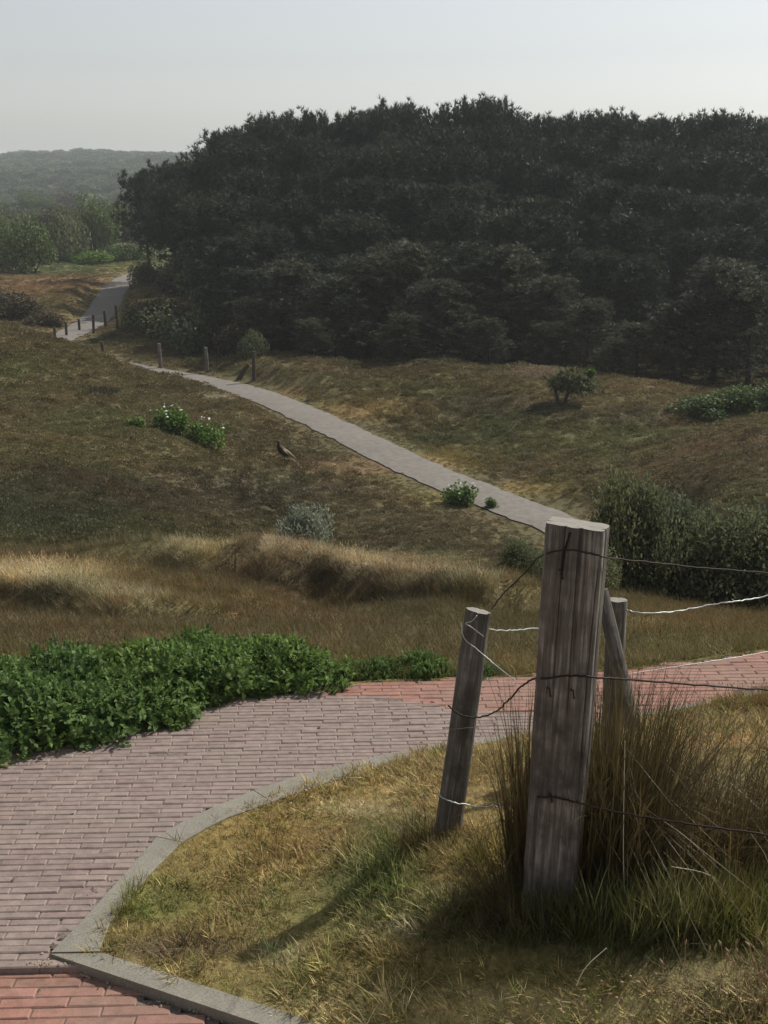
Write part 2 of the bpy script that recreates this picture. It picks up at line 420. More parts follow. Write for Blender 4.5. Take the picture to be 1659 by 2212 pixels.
def brickmat(name, cs):
    m, nd, ln, b = nt(name)
    oi = nd.new('ShaderNodeObjectInfo'); g = nd.new('ShaderNodeNewGeometry')
    ad = nd.new('ShaderNodeMath'); ad.operation = 'ADD'; ln.new(oi.outputs['Random'], ad.inputs[0]); ln.new(g.outputs['Random Per Island'], ad.inputs[1])
    fr = nd.new('ShaderNodeMath'); fr.operation = 'FRACT'; ln.new(ad.outputs[0], fr.inputs[0])
    base = ramp(nd, ln, fr.outputs[0], [(0, cs[0]), (.4, cs[1]), (.75, cs[2]), (1, cs[3])])
    n1 = noise(nd, ln, 22, 5, .65, g.outputs['Position']); n2 = noise(nd, ln, 2.2, 3, .5, g.outputs['Position']); n3 = noise(nd, ln, 160, 3, .7, g.outputs['Position'])
    col = mix(nd, ln, base, ramp(nd, ln, n1.outputs[0], [(.3, (.7, .7, .7)), (.7, (1.3, 1.28, 1.25))]), .8, 'MULTIPLY')
    f = ramp(nd, ln, n2.outputs[0], [(.45, 0.0), (.75, 1.0)])
    col = mix(nd, ln, col, (.24, .205, .165), mix(nd, ln, (0, 0, 0), f, .45))
    col = mix(nd, ln, col, ramp(nd, ln, n3.outputs[0], [(.32, (.55, .55, .55)), (.45, (1., 1., 1.))]), .7, 'MULTIPLY')
    ln.new(col, b.inputs['Base Color']); b.inputs['Roughness'].default_value = .85
    bump(nd, ln, b, n3.outputs[0], .5, .002)
    return m
m_brick_m = brickmat('mauve_brick', [(.225, .172, .155), (.25, .195, .175), (.27, .21, .185), (.235, .175, .155)])
m_brick_r = brickmat('red_brick', [(.27, .135, .105), (.30, .16, .125), (.26, .145, .11), (.32, .175, .14)])
def ground_like(name, c1, c2, sc1, sc2, bd=.01, dark=.5):
    m, nd, ln, b = nt(name); p_ = pos(nd)
    n1 = noise(nd, ln, sc1, 5, .6, p_); n2 = noise(nd, ln, sc2, 4, .7, p_)
    col = mix(nd, ln, c1, c2, n1.outputs[0])
    col = mix(nd, ln, col, ramp(nd, ln, n2.outputs[0], [(.3, (dark,) * 3), (.6, (1.15,) * 3)]), 1.0, 'MULTIPLY')
    ln.new(col, b.inputs['Base Color']); b.inputs['Roughness'].default_value = .95
    bump(nd, ln, b, n2.outputs[0], .6, bd)
    return m
m_bed = ground_like('joint_sand', (.15, .122, .102), (.21, .172, .145), 8, 60)
m_kerb = ground_like('concrete', (.16, .15, .12), (.30, .28, .235), 9, 170, .002, .6)
m_shell = ground_like('shell_path', (.165, .152, .134), (.21, .192, .17), .35, 5, .01, .82)
# terrain: colour comes from the map of vegetation and painted shade stored on the sheet
m_terr, nd, ln, b = nt('dune_ground')
at = nd.new('ShaderNodeAttribute'); at.attribute_name = 'tint'; p_ = pos(nd)
n1 = noise(nd, ln, 2.5, 6, .7, p_); n2 = noise(nd, ln, 30, 5, .7, p_); n3 = noise(nd, ln, .35, 5, .65, p_)
col = mix(nd, ln, at.outputs['Color'], ramp(nd, ln, n1.outputs[0], [(.3, (.78, .8, .78)), (.7, (1.2, 1.18, 1.12))]), 1.0, 'MULTIPLY')
col = mix(nd, ln, col, ramp(nd, ln, n2.outputs[0], [(.3, (.55, .55, .55)), (.65, (1.25, 1.25, 1.25))]), 1.0, 'MULTIPLY')
col = mix(nd, ln, col, ramp(nd, ln, n3.outputs[0], [(.3, (.88, .92, .88)), (.7, (1.12, 1.08, 1.02))]), 1.0, 'MULTIPLY')
ln.new(col, b.inputs['Base Color']); b.inputs['Roughness'].default_value = .95; bump(nd, ln, b, n2.outputs[0], .8, .03)

# ------------------------------------------------------------------ vegetation map (what grows where), with some light and shade painted in
PATCH = [ # px, py, rx, ry, colour, strength
    (300,1370,700,75,(.13,.098,.054),.8),(1000,1400,330,70,(.125,.10,.052),.8),(1400,1400,260,55,(.14,.112,.054),.8),
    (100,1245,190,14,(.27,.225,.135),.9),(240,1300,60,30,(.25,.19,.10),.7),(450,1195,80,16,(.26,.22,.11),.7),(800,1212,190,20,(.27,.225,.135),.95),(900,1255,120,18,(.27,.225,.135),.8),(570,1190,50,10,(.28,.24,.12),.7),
    (90,1282,115,20,(.035,.028,.018),.9),(680,1245,110,28,(.045,.038,.025),.85),(560,1260,70,20,(.05,.042,.026),.5),(880,1300,90,24,(.055,.045,.03),.6),(420,1230,90,20,(.05,.045,.026),.6),  # shade of the steep faces below the hummock crests, painted as dark patches
    (260,1130,300,60,(.06,.058,.03),.7),(80,1100,180,60,(.04,.045,.026),.7),(300,1050,380,40,(.06,.052,.032),.6),(550,1070,250,50,(.055,.045,.03),.55),(900,1150,280,55,(.065,.055,.034),.5),
    (200,905,160,30,(.066,.07,.032),.5),(60,960,120,25,(.095,.08,.038),.5),(60,800,100,40,(.075,.075,.032),.5),(220,770,120,30,(.085,.07,.034),.6),(220,850,50,8,(.03,.025,.02),.8),
    (480,905,160,14,(.12,.095,.05),.5),(560,880,60,10,(.13,.09,.045),.5),(800,1010,120,25,(.12,.08,.045),.7),(960,1075,90,15,(.13,.10,.045),.7),
    (470,856,30,5,(.32,.28,.22),.5),(720,1010,50,9,(.20,.16,.10),.6),(1000,945,30,4,(.2,.16,.12),.4),
    (800,880,110,26,(.17,.115,.05),.8),(1000,990,90,24,(.17,.12,.05),.75),(1150,1055,80,18,(.16,.125,.05),.75),(650,850,60,14,(.15,.10,.045),.6),
    (900,830,250,24,(.105,.085,.04),.6),(1100,940,200,50,(.08,.08,.034),.7),(1300,930,120,50,(.07,.078,.032),.6),(1170,805,60,12,(.15,.115,.085),.7),(1330,850,120,30,(.11,.085,.045),.6),
    (1400,900,90,20,(.06,.045,.033),.5),(1600,960,130,30,(.10,.075,.045),.6),(1600,1020,120,30,(.075,.06,.036),.5),(1180,890,100,20,(.07,.055,.038),.5),
    (320,690,50,30,(.13,.11,.04),.8),(80,620,180,25,(.15,.095,.05),.8),(180,655,90,30,(.12,.09,.04),.8),(260,580,60,12,(.14,.10,.045),.8),(300,552,120,14,(.08,.10,.04),.8),(100,575,200,15,(.09,.11,.05),.7),
    (700,1000,1200,0.1,(0,0,0),0),
    # the near lawn
    (560,1830,200,60,(.22,.155,.062),.6),(800,1720,220,50,(.24,.19,.085),.7),(780,1745,120,14,(.36,.31,.19),.5),(750,1960,220,70,(.16,.15,.06),.6),(820,1900,100,70,(.10,.115,.045),.7),(330,1950,110,40,(.10,.12,.035),.6),
    (390,2050,120,20,(.09,.06,.045),.7),(600,2060,60,24,(.30,.28,.2),.35),(420,2090,140,20,(.22,.165,.08),.6),(860,1800,100,50,(.10,.11,.04),.6),(1000,2185,420,46,(.40,.31,.17),.9),(1550,2130,160,60,(.22,.165,.10),.7),  # the wide pale patch at the lawn foot has sunlight painted into its colour
    (1350,2040,240,55,(.052,.052,.027),.7),(1100,1990,200,60,(.055,.052,.026),.7),(1500,1600,200,60,(.24,.17,.08),.6),(1600,1600,90,18,(.3,.2,.1),.6),(1560,1700,140,60,(.13,.10,.05),.6),(1600,1900,160,100,(.14,.115,.05),.6),  # first two: dark green grass with the shadow around the square post painted in
    (880,2010,60,18,(.22,.18,.14),.4),
]
def veg_shade(x, y, z):
    x = np.asarray(x, float); y = np.asarray(y, float)
    px, py = PX(x, y, z)
    base = np.empty((len(x), 3)); nz = fbm(x / 3.1, y / 3.1, 31, 3)
    near = np.array([.185, .14, .058]); mid = np.array([.082, .066, .034]); far = np.array([.085, .10, .05])
    w1 = np.clip((y - 5.5) / 8, 0, 1)[:, None]; w2 = np.clip((y - 90) / 120, 0, 1)[:, None]
    base = near * (1 - w1) + mid * w1; base = base * (1 - w2) + far * w2
    wob = 18 * fbm(x / (.06 * (y + 4)), y / (.12 * (y + 4)), 41, 3)
    wob2 = 14 * fbm(x / (.06 * (y + 4)) + 50, y / (.12 * (y + 4)), 47, 3)
    for a, bb, rx, ry, c, s in PATCH:
        q = ((px + wob * 1.5 - a) / rx) ** 2 + ((py + wob2 * .5 - bb) / ry) ** 2
        ok = (y > 1) & (q < 6)
        w = np.where(ok, np.exp(-q * q * .7) * s, 0)[:, None]
        base = base * (1 - w) + np.array(c) * w
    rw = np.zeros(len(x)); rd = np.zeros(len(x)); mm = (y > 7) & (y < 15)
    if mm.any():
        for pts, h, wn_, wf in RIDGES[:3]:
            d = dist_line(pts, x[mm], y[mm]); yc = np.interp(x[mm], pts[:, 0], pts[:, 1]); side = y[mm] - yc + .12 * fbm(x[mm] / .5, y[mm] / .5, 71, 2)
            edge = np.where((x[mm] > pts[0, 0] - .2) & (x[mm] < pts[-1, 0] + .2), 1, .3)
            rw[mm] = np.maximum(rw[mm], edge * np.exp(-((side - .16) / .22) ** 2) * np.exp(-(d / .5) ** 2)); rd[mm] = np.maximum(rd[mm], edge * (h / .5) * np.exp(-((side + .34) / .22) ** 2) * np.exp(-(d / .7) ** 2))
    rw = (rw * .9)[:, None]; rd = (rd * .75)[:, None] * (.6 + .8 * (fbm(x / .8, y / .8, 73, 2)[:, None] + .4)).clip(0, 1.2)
    base = base * (1 - rd) + np.array([.045, .037, .024]) * rd  # painted shade: near side of each ridge darkened in the colour
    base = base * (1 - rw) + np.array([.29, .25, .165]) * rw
    base = base * (1 + .32 * nz[:, None]) * np.array([.95, .98, .93])
    g = fbm(x / 1.3, y / 1.3, 77, 2)[:, None]
    base = base * (1 + g * np.array([-.13, .05, -.05]))
    base = base * (1.3 + .3 * np.clip((y - 6) / 4, 0, 1) - .75 * np.clip((y - 110) / 60, 0, 1))[:, None]
    return np.clip(base, .012, .6)

# ------------------------------------------------------------------ haze (air)
hz = None
def box(lo, hi):
    V = [(x, y, z) for x in (lo[0], hi[0]) for y in (lo[1], hi[1]) for z in (lo[2], hi[2])]
    return V, [(0, 1, 3, 2), (4, 6, 7, 5), (0, 4, 5, 1), (2, 3, 7, 6), (0, 2, 6, 4), (1, 5, 7, 3)]
m_haze = bpy.data.materials.new('haze_air'); m_haze.use_nodes = True
nd = m_haze.node_tree.nodes; ln = m_haze.node_tree.links
for q in list(nd): nd.remove(q)
pv = nd.new('ShaderNodeVolumePrincipled'); pv.inputs['Color'].default_value = (.90, .955, 1.0, 1); pv.inputs['Density'].default_value = 0.0005
pv.inputs['Anisotropy'].default_value = 0.1
ou = nd.new('ShaderNodeOutputMaterial'); ln.new(pv.outputs[0], ou.inputs['Volume'])
V_, F_ = box((-4700, -60, -80), (4700, 3600, 24))
hz = link('haze', mesh_from('haze', V_, F_, [m_haze])); tag(hz, 'thin pale sea haze lying over the whole dune valley', 'haze', kind='stuff')

# ------------------------------------------------------------------ ground sheet
rowsY = np.concatenate([np.linspace(-3.5, 1.6, 24)[:-1], np.linspace(1.6, 7.2, 300)[:-1], np.exp(np.linspace(math.log(11.5), math.log(3404.3), 430)) - 4.3])
ca = np.linspace(-1, 1, 461); ca = np.sign(ca) * (0.42 * np.abs(ca) + 0.83 * np.abs(ca) ** 4)
X = ca[None] * (rowsY[:, None] + 4.3); Yg = np.repeat(rowsY[:, None], len(ca), 1)
Zg = Z(X.ravel(), Yg.ravel())
tint = veg_shade(X.ravel(), Yg.ravel(), Zg)
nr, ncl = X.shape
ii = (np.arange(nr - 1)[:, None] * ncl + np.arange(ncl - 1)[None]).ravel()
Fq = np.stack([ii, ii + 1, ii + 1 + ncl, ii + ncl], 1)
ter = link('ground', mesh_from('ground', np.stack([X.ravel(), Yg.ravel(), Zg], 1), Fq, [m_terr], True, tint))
tag(ter, 'rolling dune ground with dry grass and low heath', 'ground', kind='structure')
print('terrain', time.time() - T0)

# ------------------------------------------------------------------ paved path, bricks, kerb
pth = empty('brick_path', (0, 0, 0)); tag(pth, 'curving brick path of mauve and red paving bricks', 'path', kind='structure')
pp = path_poly
xs = np.arange(-3.6, 3.6, .1); 
bV = []; bF = []
# bedding sheet under the bricks
gx, gy = np.meshgrid(np.arange(-3.6, 3.6, .06), np.arange(-.4, 7.6, .06)); okc = inside(path_poly, gx + .03, gy + .03)
idx = -np.ones((gx.shape[0] + 1, gx.shape[1] + 1), int); bv = []; bf = []
for i, j in zip(*np.where(okc)):
    q = []
    for di, dj in ((0, 0), (0, 1), (1, 1), (1, 0)):
        if idx[i + di, j + dj] < 0:
            idx[i + di, j + dj] = len(bv); xx = -3.6 + .06 * (j + dj); yy = -.4 + .06 * (i + di); bv.append((xx, yy, plane_z(yy) - .0045 - (.022 if yy < 3.04 else 0)))
        q.append(idx[i + di, j + dj])
    bf.append(tuple(q))
link('bedding', mesh_from('bedding', np.array(bv), bf, [m_bed]), pth)['kind'] = 'structure'
def brick_mesh(L, W, H, mat, seed):
    r = random.Random(seed); e = .004
    def ring(l, w, z, j=0): return [(-l + r.uniform(-j, j), -w + r.uniform(-j, j), z), (l + r.uniform(-j, j), -w + r.uniform(-j, j), z), (l + r.uniform(-j, j), w + r.uniform(-j, j), z), (-l + r.uniform(-j, j), w + r.uniform(-j, j), z)]
    l, w = L / 2, W / 2
    V = ring(l, w, -H) + ring(l, w, -e, .0008) + ring(l - e, w - e, 0, .001)
    Fc = [(0, 1, 5, 4), (1, 2, 6, 5), (2, 3, 7, 6), (3, 0, 4, 7), (4, 5, 9, 8), (5, 6, 10, 9), (6, 7, 11, 10), (7, 4, 8, 11), (8, 9, 10, 11)]
    return mesh_from('brick', np.array(V), Fc, [mat])
BL, BW = .205, .0505
bm_m = [brick_mesh(.168 - .0022, .0405 - .002, .05, m_brick_m, s) for s in range(4)]
bm_r = [brick_mesh(BL - .0028, BW - .0026, .05, m_brick_r, s) for s in range(4)]
tilt = math.atan(PB)
R = random.Random(3)
info = []
ML, MW = .168, .0405
for isred, L_, W_ in ((True, BL, BW), (False, ML, MW)):
    lst = []; row = 0; yy = -.3
    while yy < 7.4:
        xx = -3.5 + (.5 * L_ if row % 2 else 0) + R.uniform(-.012, .012)
        while xx < 3.5:
            lst.append((xx, yy + .035 * xx + .012 * math.sin(xx * 1.3))); xx += L_
        yy += W_; row += 1
    bl_ = np.array(lst)
    ins = inside(path_poly, bl_[:, 0], bl_[:, 1]) | ((dist_line(ko, bl_[:, 0], bl_[:, 1]) < .035) & (bl_[:, 1] > 3.1)) | ((dist_line([kb0, kbE], bl_[:, 0], bl_[:, 1]) < .012) & (bl_[:, 1] < 3.04))
    for x, y in bl_[ins]:
        z = plane_z(y); px, py = PX(x, y, z); low = y - .035 * x < 3.085
        red = low or (px > 830 and py < 1512 + (px - 830) * .10) or px > 1330 or (px > 690 and py < 1500)
        if red != isred: continue
        vis = -60 < px < 1720 and 1380 < py < 2240
        info.append((0 if vis else 1, y * cp - (z - CZ) * sp, x, y, z - (.022 if low else 0), red))
info.sort()
fallV = {True: [], False: []}
nb = 0
for v, dep, x, y, z, red in info:
    me = R.choice(bm_r if red else bm_m)
    rz = R.gauss(0, .012) + .035; tx = tilt * -1 + R.gauss(0, .008); ty = R.gauss(0, .006); dz = R.gauss(0, .0013) - (.004 if R.random() < .035 else 0)
    if nb < 299 and v == 0:
        o = link('brick', me, pth, (x, y, z + dz)); o.rotation_euler = (tx, ty, rz); nb += 1
    else:
        fallV[red].append((x, y, z + dz, tx, ty, rz, me))
from mathutils import Euler, Matrix, Vector
for red, lst in fallV.items():
    mb = MB()
    for x, y, z, tx, ty, rz, me in lst:
        M4 = np.array(Euler((tx, ty, rz)).to_matrix())
        co = np.array([v.co[:] for v in me.vertices]) @ M4.T + np.array([x, y, z])
        mb.add(co, [tuple(p_.vertices) for p_ in me.polygons])
    o = link('paving_bricks', mb.mesh('paving_bricks', [m_brick_r if red else m_brick_m], False), pth); o['kind'] = 'stuff'
    o['label'] = 'farther red paving bricks' if red else 'farther mauve paving bricks'
# kerb stones
kerb = empty('kerb', (0, 0, 0)); tag(kerb, 'grey concrete kerb edging the brick path and lawn', 'kerb', kind='structure')
def prism(name, quad, ztop, dn, parent, mat, e=.006):
    q = np.array(quad); c = q.mean(0)
    def ringv(s, dz):
        r = []
        for p_ in q:
            d = p_ - c; d = d * (1 - s / (np.linalg.norm(d) + 1e-9)); xy = c + d
            r.append((xy[0], xy[1], plane_z(xy[1]) + ztop + dz))
        return r
    V = ringv(0, -dn) + ringv(0, -e) + ringv(e * 1.2, 0)
    Fc = [(0, 1, 5, 4), (1, 2, 6, 5), (2, 3, 7, 6), (3, 0, 4, 7), (4, 5, 9, 8), (5, 6, 10, 9), (6, 7, 11, 10), (7, 4, 8, 11), (8, 9, 10, 11)]
    a = (q[1] - q[0]); bb = (q[2] - q[1])
    if a[0] * bb[1] - a[1] * bb[0] < 0: Fc = [f[::-1] for f in Fc]
    return link(name, mesh_from(name, np.array(V), Fc, [mat]), parent)
segs = [(0, 4), (4, 7), (7, 9), (9, 11), (11, 12), (12, 13), (13, 14), (14, 15), (15, 16)]
def lerp_gap(a, b, g):
    d = (b - a) / np.linalg.norm(b - a); return a + d * g, b - d * g
for s, (i, j) in enumerate(segs):
    out_ = [ko[t].copy() for t in range(i, j + 1)]; in_ = [ki[t].copy() for t in range(i, j + 1)]
    for l_ in (out_, in_):
        l_[0] += (l_[1] - l_[0]) / np.linalg.norm(l_[1] - l_[0]) * .002; l_[-1] += (l_[-2] - l_[-1]) / np.linalg.norm(l_[-2] - l_[-1]) * .002
    V = []; m2 = len(out_)
    for a_, b_ in zip(out_, in_):
        c_ = (b_ - a_) / np.linalg.norm(b_ - a_) * .004
        for p_, dz in ((a_, -.12), (a_, .004), (a_ + c_, .008), (b_ - c_, .008), (b_, .004), (b_, -.12)): V.append((p_[0], p_[1], plane_z(p_[1]) + dz))
    Fc = [(q * 6 + k + 1, q * 6 + k, (q + 1) * 6 + k, (q + 1) * 6 + k + 1) for q in range(m2 - 1) for k in range(5)] + [tuple(range(6)), tuple(range((m2 - 1) * 6, m2 * 6))[::-1]]
    link('kerb_stone', mesh_from('kerb_stone', np.array(V), Fc, [m_kerb]), kerb)
inn = PP(216, 2062)[:2]
w_k = abs((inn - kb0) @ kn)
L0 = 0
for s in range(3):
    a = kb0 + kd * (s * .9 + .002); b2 = kb0 + kd * (s * .9 + .896)
    q0 = a + kn * w_k; q1 = b2 + kn * w_k
    if s == 0: q0 = inn + kd * .01
    prism('kerb_stone', [a - kn * .004, b2 - kn * .004, q1, q0], .011, .12, kerb, m_kerb, .005)
# far shell path
cum = np.concatenate([[0], np.cumsum(np.linalg.norm(np.diff(fps, axis=0), axis=1))])
m_ = int(cum[-1] / .15); tt = np.linspace(0, cum[-1], m_)
cx = np.interp(tt, cum, fps[:, 0]); cy = np.interp(tt, cum, fps[:, 1])
tx = np.gradient(cx); ty = np.gradient(cy); ll = np.hypot(tx, ty); nx_, ny_ = -ty / ll, tx / ll
wd = np.interp(cy, [30, 50, 75], [1.5, 1.6, 1.95])
NV = 9; sv = np.linspace(-.5, .5, NV)
ed = 1 + .12 * fbm(tt / .8, tt * 0 + 3, 5, 3) + .09 * fbm(tt / .25, tt * 0 + 9, 15, 2)
SX = cx[:, None] + nx_[:, None] * sv * (wd * ed)[:, None]; SY = cy[:, None] + ny_[:, None] * sv * (wd * ed)[:, None]
SZ = np.full(SX.shape, CZ + VZ) + .03 * (1 - (2 * sv) ** 2)[None] + .0
ii = (np.arange(m_ - 1)[:, None] * NV + np.arange(NV - 1)[None]).ravel()
fpo = link('footpath', mesh_from('footpath', np.stack([SX.ravel(), SY.ravel(), SZ.ravel()], 1), np.stack([ii, ii + 1, ii + 1 + NV, ii + NV], 1)[:, ::-1], [m_shell], True))
tag(fpo, 'pale shell path winding through the valley', 'path', kind='structure')
print('paths', time.time() - T0)

# ------------------------------------------------------------------ scatter (uncountable grass only)
def scatter(name, pts, rot, scl, tintc, pick, protos, label, cat_='grass'):
    me = bpy.data.meshes.new(name); me.vertices.add(len(pts)); me.vertices.foreach_set('co', np.asarray(pts, np.float32).ravel())
    a = me.attributes.new('rot', 'FLOAT_VECTOR', 'POINT'); a.data.foreach_set('vector', np.asarray(rot, np.float32).ravel())
    a = me.attributes.new('scl', 'FLOAT_VECTOR', 'POINT'); a.data.foreach_set('vector', np.asarray(scl, np.float32).ravel())
    a = me.attributes.new('pick', 'INT', 'POINT'); a.data.foreach_set('value', np.asarray(pick, np.int32))
    a = me.attributes.new('tint', 'FLOAT_COLOR', 'POINT'); c = np.ones((len(pts), 4), np.float32); c[:, :3] = tintc; a.data.foreach_set('color', c.ravel())
    o = link(name, me)
    col_ = bpy.data.collections.new(name + '_kinds')
    for q in protos: col_.objects.link(q)
    g = bpy.data.node_groups.new(name, 'GeometryNodeTree')
    g.interface.new_socket('Geometry', in_out='INPUT', socket_type='NodeSocketGeometry'); g.interface.new_socket('Geometry', in_out='OUTPUT', socket_type='NodeSocketGeometry')
    N = g.nodes; Lk = g.links
    gi = N.new('NodeGroupInput'); go = N.new('NodeGroupOutput'); ci = N.new('GeometryNodeCollectionInfo'); ci.inputs['Collection'].default_value = col_
    ci.inputs['Separate Children'].default_value = True; ci.inputs['Reset Children'].default_value = True
    ip = N.new('GeometryNodeInstanceOnPoints'); ip.inputs['Pick Instance'].default_value = True
    def na(nm, t):
        q = N.new('GeometryNodeInputNamedAttribute'); q.data_type = t; q.inputs['Name'].default_value = nm
        return [s for s in q.outputs if s.enabled and s.name == 'Attribute'][0]
    Lk.new(gi.outputs[0], ip.inputs['Points']); Lk.new(ci.outputs[0], ip.inputs['Instance'])
    Lk.new(na('pick', 'INT'), ip.inputs['Instance Index'])
    e2r = N.new('FunctionNodeEulerToRotation'); Lk.new(na('rot', 'FLOAT_VECTOR'), e2r.inputs[0]); Lk.new(e2r.outputs[0], ip.inputs['Rotation'])
    Lk.new(na('scl', 'FLOAT_VECTOR'), ip.inputs['Scale']); Lk.new(ip.outputs[0], go.inputs[0])
    md = o.modifiers.new('scatter', 'NODES'); md.node_group = g
    tag(o, label, cat_, kind='stuff'); return o
def blade_set(n_, h, w, lean, curl, R_, rad, seg=3, headp=0.0):
    """n_ curved blades as narrow strips"""
    V = []; Fc = []
    for i in range(n_):
        a = R_.uniform(0, 2 * math.pi); r = rad * math.sqrt(R_.random()); b0 = np.array([r * math.cos(a), r * math.sin(a), -.01])
        a2 = R_.uniform(0, 2 * math.pi) if R_.random() < .5 else a
        d = np.array([math.cos(a2), math.sin(a2), 0]); H = h * R_.uniform(.45, 1.1); ln_ = R_.uniform(.2, 1) * lean; cu = R_.uniform(.2, 1) * curl
        s = np.array([-d[1], d[0], 0]) if R_.random() < .6 else np.array([math.cos(a2 + .8), math.sin(a2 + .8), 0]); n0 = len(V)
        for k in range(seg + 1):
            t = k / seg; p_ = b0 + d * H * (ln_ * t + cu * t * t) + np.array([0, 0, H * (t - .45 * cu * t * t)])
            ww = w * (1 - t) ** .7 * R_.uniform(.9, 1.1)
            if k == seg: V.append(p_)
            else: V.append(p_ - s * ww / 2); V.append(p_ + s * ww / 2)
        for k in range(seg - 1):
            q = n0 + 2 * k; Fc += [(q, q + 1, q + 3), (q, q + 3, q + 2)]
        q = n0 + 2 * (seg - 1); Fc.append((q, q + 1, q + 2))
        if R_.random() < headp:
            tip = V[-1]; L = H * .13
            for m_i in range(3):
                aa = R_.uniform(0, 6.28); n1 = len(V); e = np.array([math.cos(aa), math.sin(aa), 0]) * L * .17
                V += [tip - [0, 0, L * .7], tip - [0, 0, L * .2] + e, tip + [0, 0, L * .5], tip - [0, 0, L * .2] - e]; Fc += [(n1, n1 + 1, n1 + 2), (n1, n1 + 2, n1 + 3)]
    return np.array(V), np.array(Fc)
def proto(name, VF, mat):
    return bpy.data.objects.new(name, mesh_from(name, VF[0], VF[1], [mat]))
RR = random.Random(11)
lawn_p = [proto('a_short', blade_set(16, .024, .0035, .8, .6, RR, .025), m_grass), proto('b_short', blade_set(14, .032, .003, 1.0, .7, RR, .03), m_grass),
          proto('c_mat', blade_set(24, .02, .004, 1.8, .6, RR, .035, 2), m_grass), proto('d_tall', blade_set(10, .11, .004, .35, .5, RR, .02, 4), m_grass)]
dry_p = [proto('a_dry', blade_set(26, .22, .006, .4, .5, RR, .10, 3, .25), m_grass), proto('b_dry', blade_set(24, .30, .006, .3, .5, RR, .12, 3, .3), m_grass),
         proto('c_dry', blade_set(34, .14, .008, .7, .6, RR, .14, 3), m_grass)]
def heath_proto(name, n_, r, h, R_):
    r0 = np.random.default_rng(R_)
    a = r0.uniform(0, 2 * np.pi, n_); q = np.sqrt(r0.random(n_)); hh = h * np.sqrt(np.maximum(0, 1 - q * q)) * r0.uniform(.6, 1.1, n_)
    c = np.stack([r * q * np.cos(a), r * q * np.sin(a), hh * .75], 1); d = unit(c / np.array([r, r, h]) + r0.normal(0, .5, (n_, 3)) + [0, 0, .8])
    return proto(name, leaves(c, d, r0.normal(0, 1, (n_, 3)), r0.uniform(.05, .11, n_), r0.uniform(.02, .045, n_)), m_grass)
heath_p = [heath_proto('a_heath', 70, .2, .13, 1), heath_proto('b_heath', 90, .28, .2, 2), heath_proto('c_heath', 60, .16, .1, 3),
           proto('d_heath', blade_set(24, .24, .012, .5, .5, RR, .16, 2), m_grass), proto('e_heath', blade_set(26, .17, .012, .8, .6, RR, .2, 2), m_grass)]
def jit(m, s=.15): return np.stack([rng.normal(0, s, m), rng.normal(0, s, m), rng.uniform(0, 6.283, m)], 1)
def free(x, y, mg=.02):
    k = ~(inside(bed_poly, x, y)); d = dist_line(bed_poly, x, y, True); return k & (d > mg)
# 1 lawn
def region(x0, x1, y0, y1, n_): return rng.uniform(x0, x1, n_), rng.uniform(y0, y1, n_)
x, y = region(-1.6, 3.0, 1.4, 6.6, 90000); k = free(x, y, .03) & (np.abs(x) < .42 * (y + 1.2)) & ((y < 5.2) | (x > .0)); k &= ~((y > 5.0) & (x < .3))
x, y = x[k], y[k]; z = Z(x, y); px, py = PX(x, y, z)
t = veg_shade(x, y, z) * rng.uniform(.75, 1.75, (len(x), 1)); gr = rng.random(len(x)) < .2
t[gr] = t[gr] * [.68, .92, .6]; yl = rng.random(len(x)) < .13; t[yl] = t[yl] * [2.0, 2.0, 2.2]
tuft = np.clip(fbm(x / .22, y / .22, 61, 3) * 2 + .45, 0, 1)
def bl(a, b_, rx, ry): return np.exp(-(((px - a) / rx) ** 2 + ((py - b_) / ry) ** 2))
tallw = np.clip(.4 * bl(830, 1900, 110, 60) + .5 * bl(920, 1800, 90, 30) + 1.0 * bl(1400, 2030, 230, 45) + .7 * bl(265, 1950, 50, 45) + .5 * bl(1180, 1980, 200, 40) + .7 * bl(1600, 1950, 140, 110) + .6 * bl(1060, 1870, 80, 60), 0, 1.1)
pk = np.where(rng.random(len(x)) < .05 + .6 * tallw, 3, rng.integers(0, 3, len(x)))
s = (.6 + .75 * tuft) * rng.uniform(.6, 1.25, len(x)); hz_ = s * (1 + .5 * tallw) * np.where(pk == 3, .45 + .75 * tallw, 1)
k3 = pk == 3; t[k3 & (tallw > .35)] *= [.88, .93, .8]
scatter('lawn_grass', np.stack([x, y, z], 1), jit(len(x), .2), np.stack([s, s, hz_], 1), t, pk, lawn_p, 'short dry lawn grass with green tufts around the posts')
print('lawn', len(x), time.time() - T0)
# 2 dry grass beyond the path
w_ = rng.uniform(math.log(5.2 + 2), math.log(22 + 2), 60000); y = np.exp(w_) - 2; x = rng.uniform(-1, 1, len(y)) * .46 * (y + 1)
k = free(x, y, .04) & ((y > 5.3) | (x > .9) | (x < -1)); k &= ~((y < 6.2) & (x < -.2) & (rng.random(len(y)) < .7)) ; k &= dist_line(path_poly, x, y, True) > .06
x, y = x[k], y[k]; z = Z(x, y); t = veg_shade(x, y, z) * rng.uniform(.7, 1.45, (len(x), 1)); px, py = PX(x, y, z)
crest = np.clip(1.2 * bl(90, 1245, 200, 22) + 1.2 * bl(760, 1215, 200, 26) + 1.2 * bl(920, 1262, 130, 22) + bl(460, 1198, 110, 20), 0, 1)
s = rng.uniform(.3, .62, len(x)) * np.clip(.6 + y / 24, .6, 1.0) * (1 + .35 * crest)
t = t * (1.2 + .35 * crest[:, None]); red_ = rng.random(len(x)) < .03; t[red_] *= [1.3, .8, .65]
pk = rng.integers(0, 3, len(x))
scatter('dry_grass', np.stack([x, y, z], 1), jit(len(x)), np.stack([s, s, s], 1), t, pk, dry_p, 'knee-high tawny dry grass on the dune beyond the brick path')
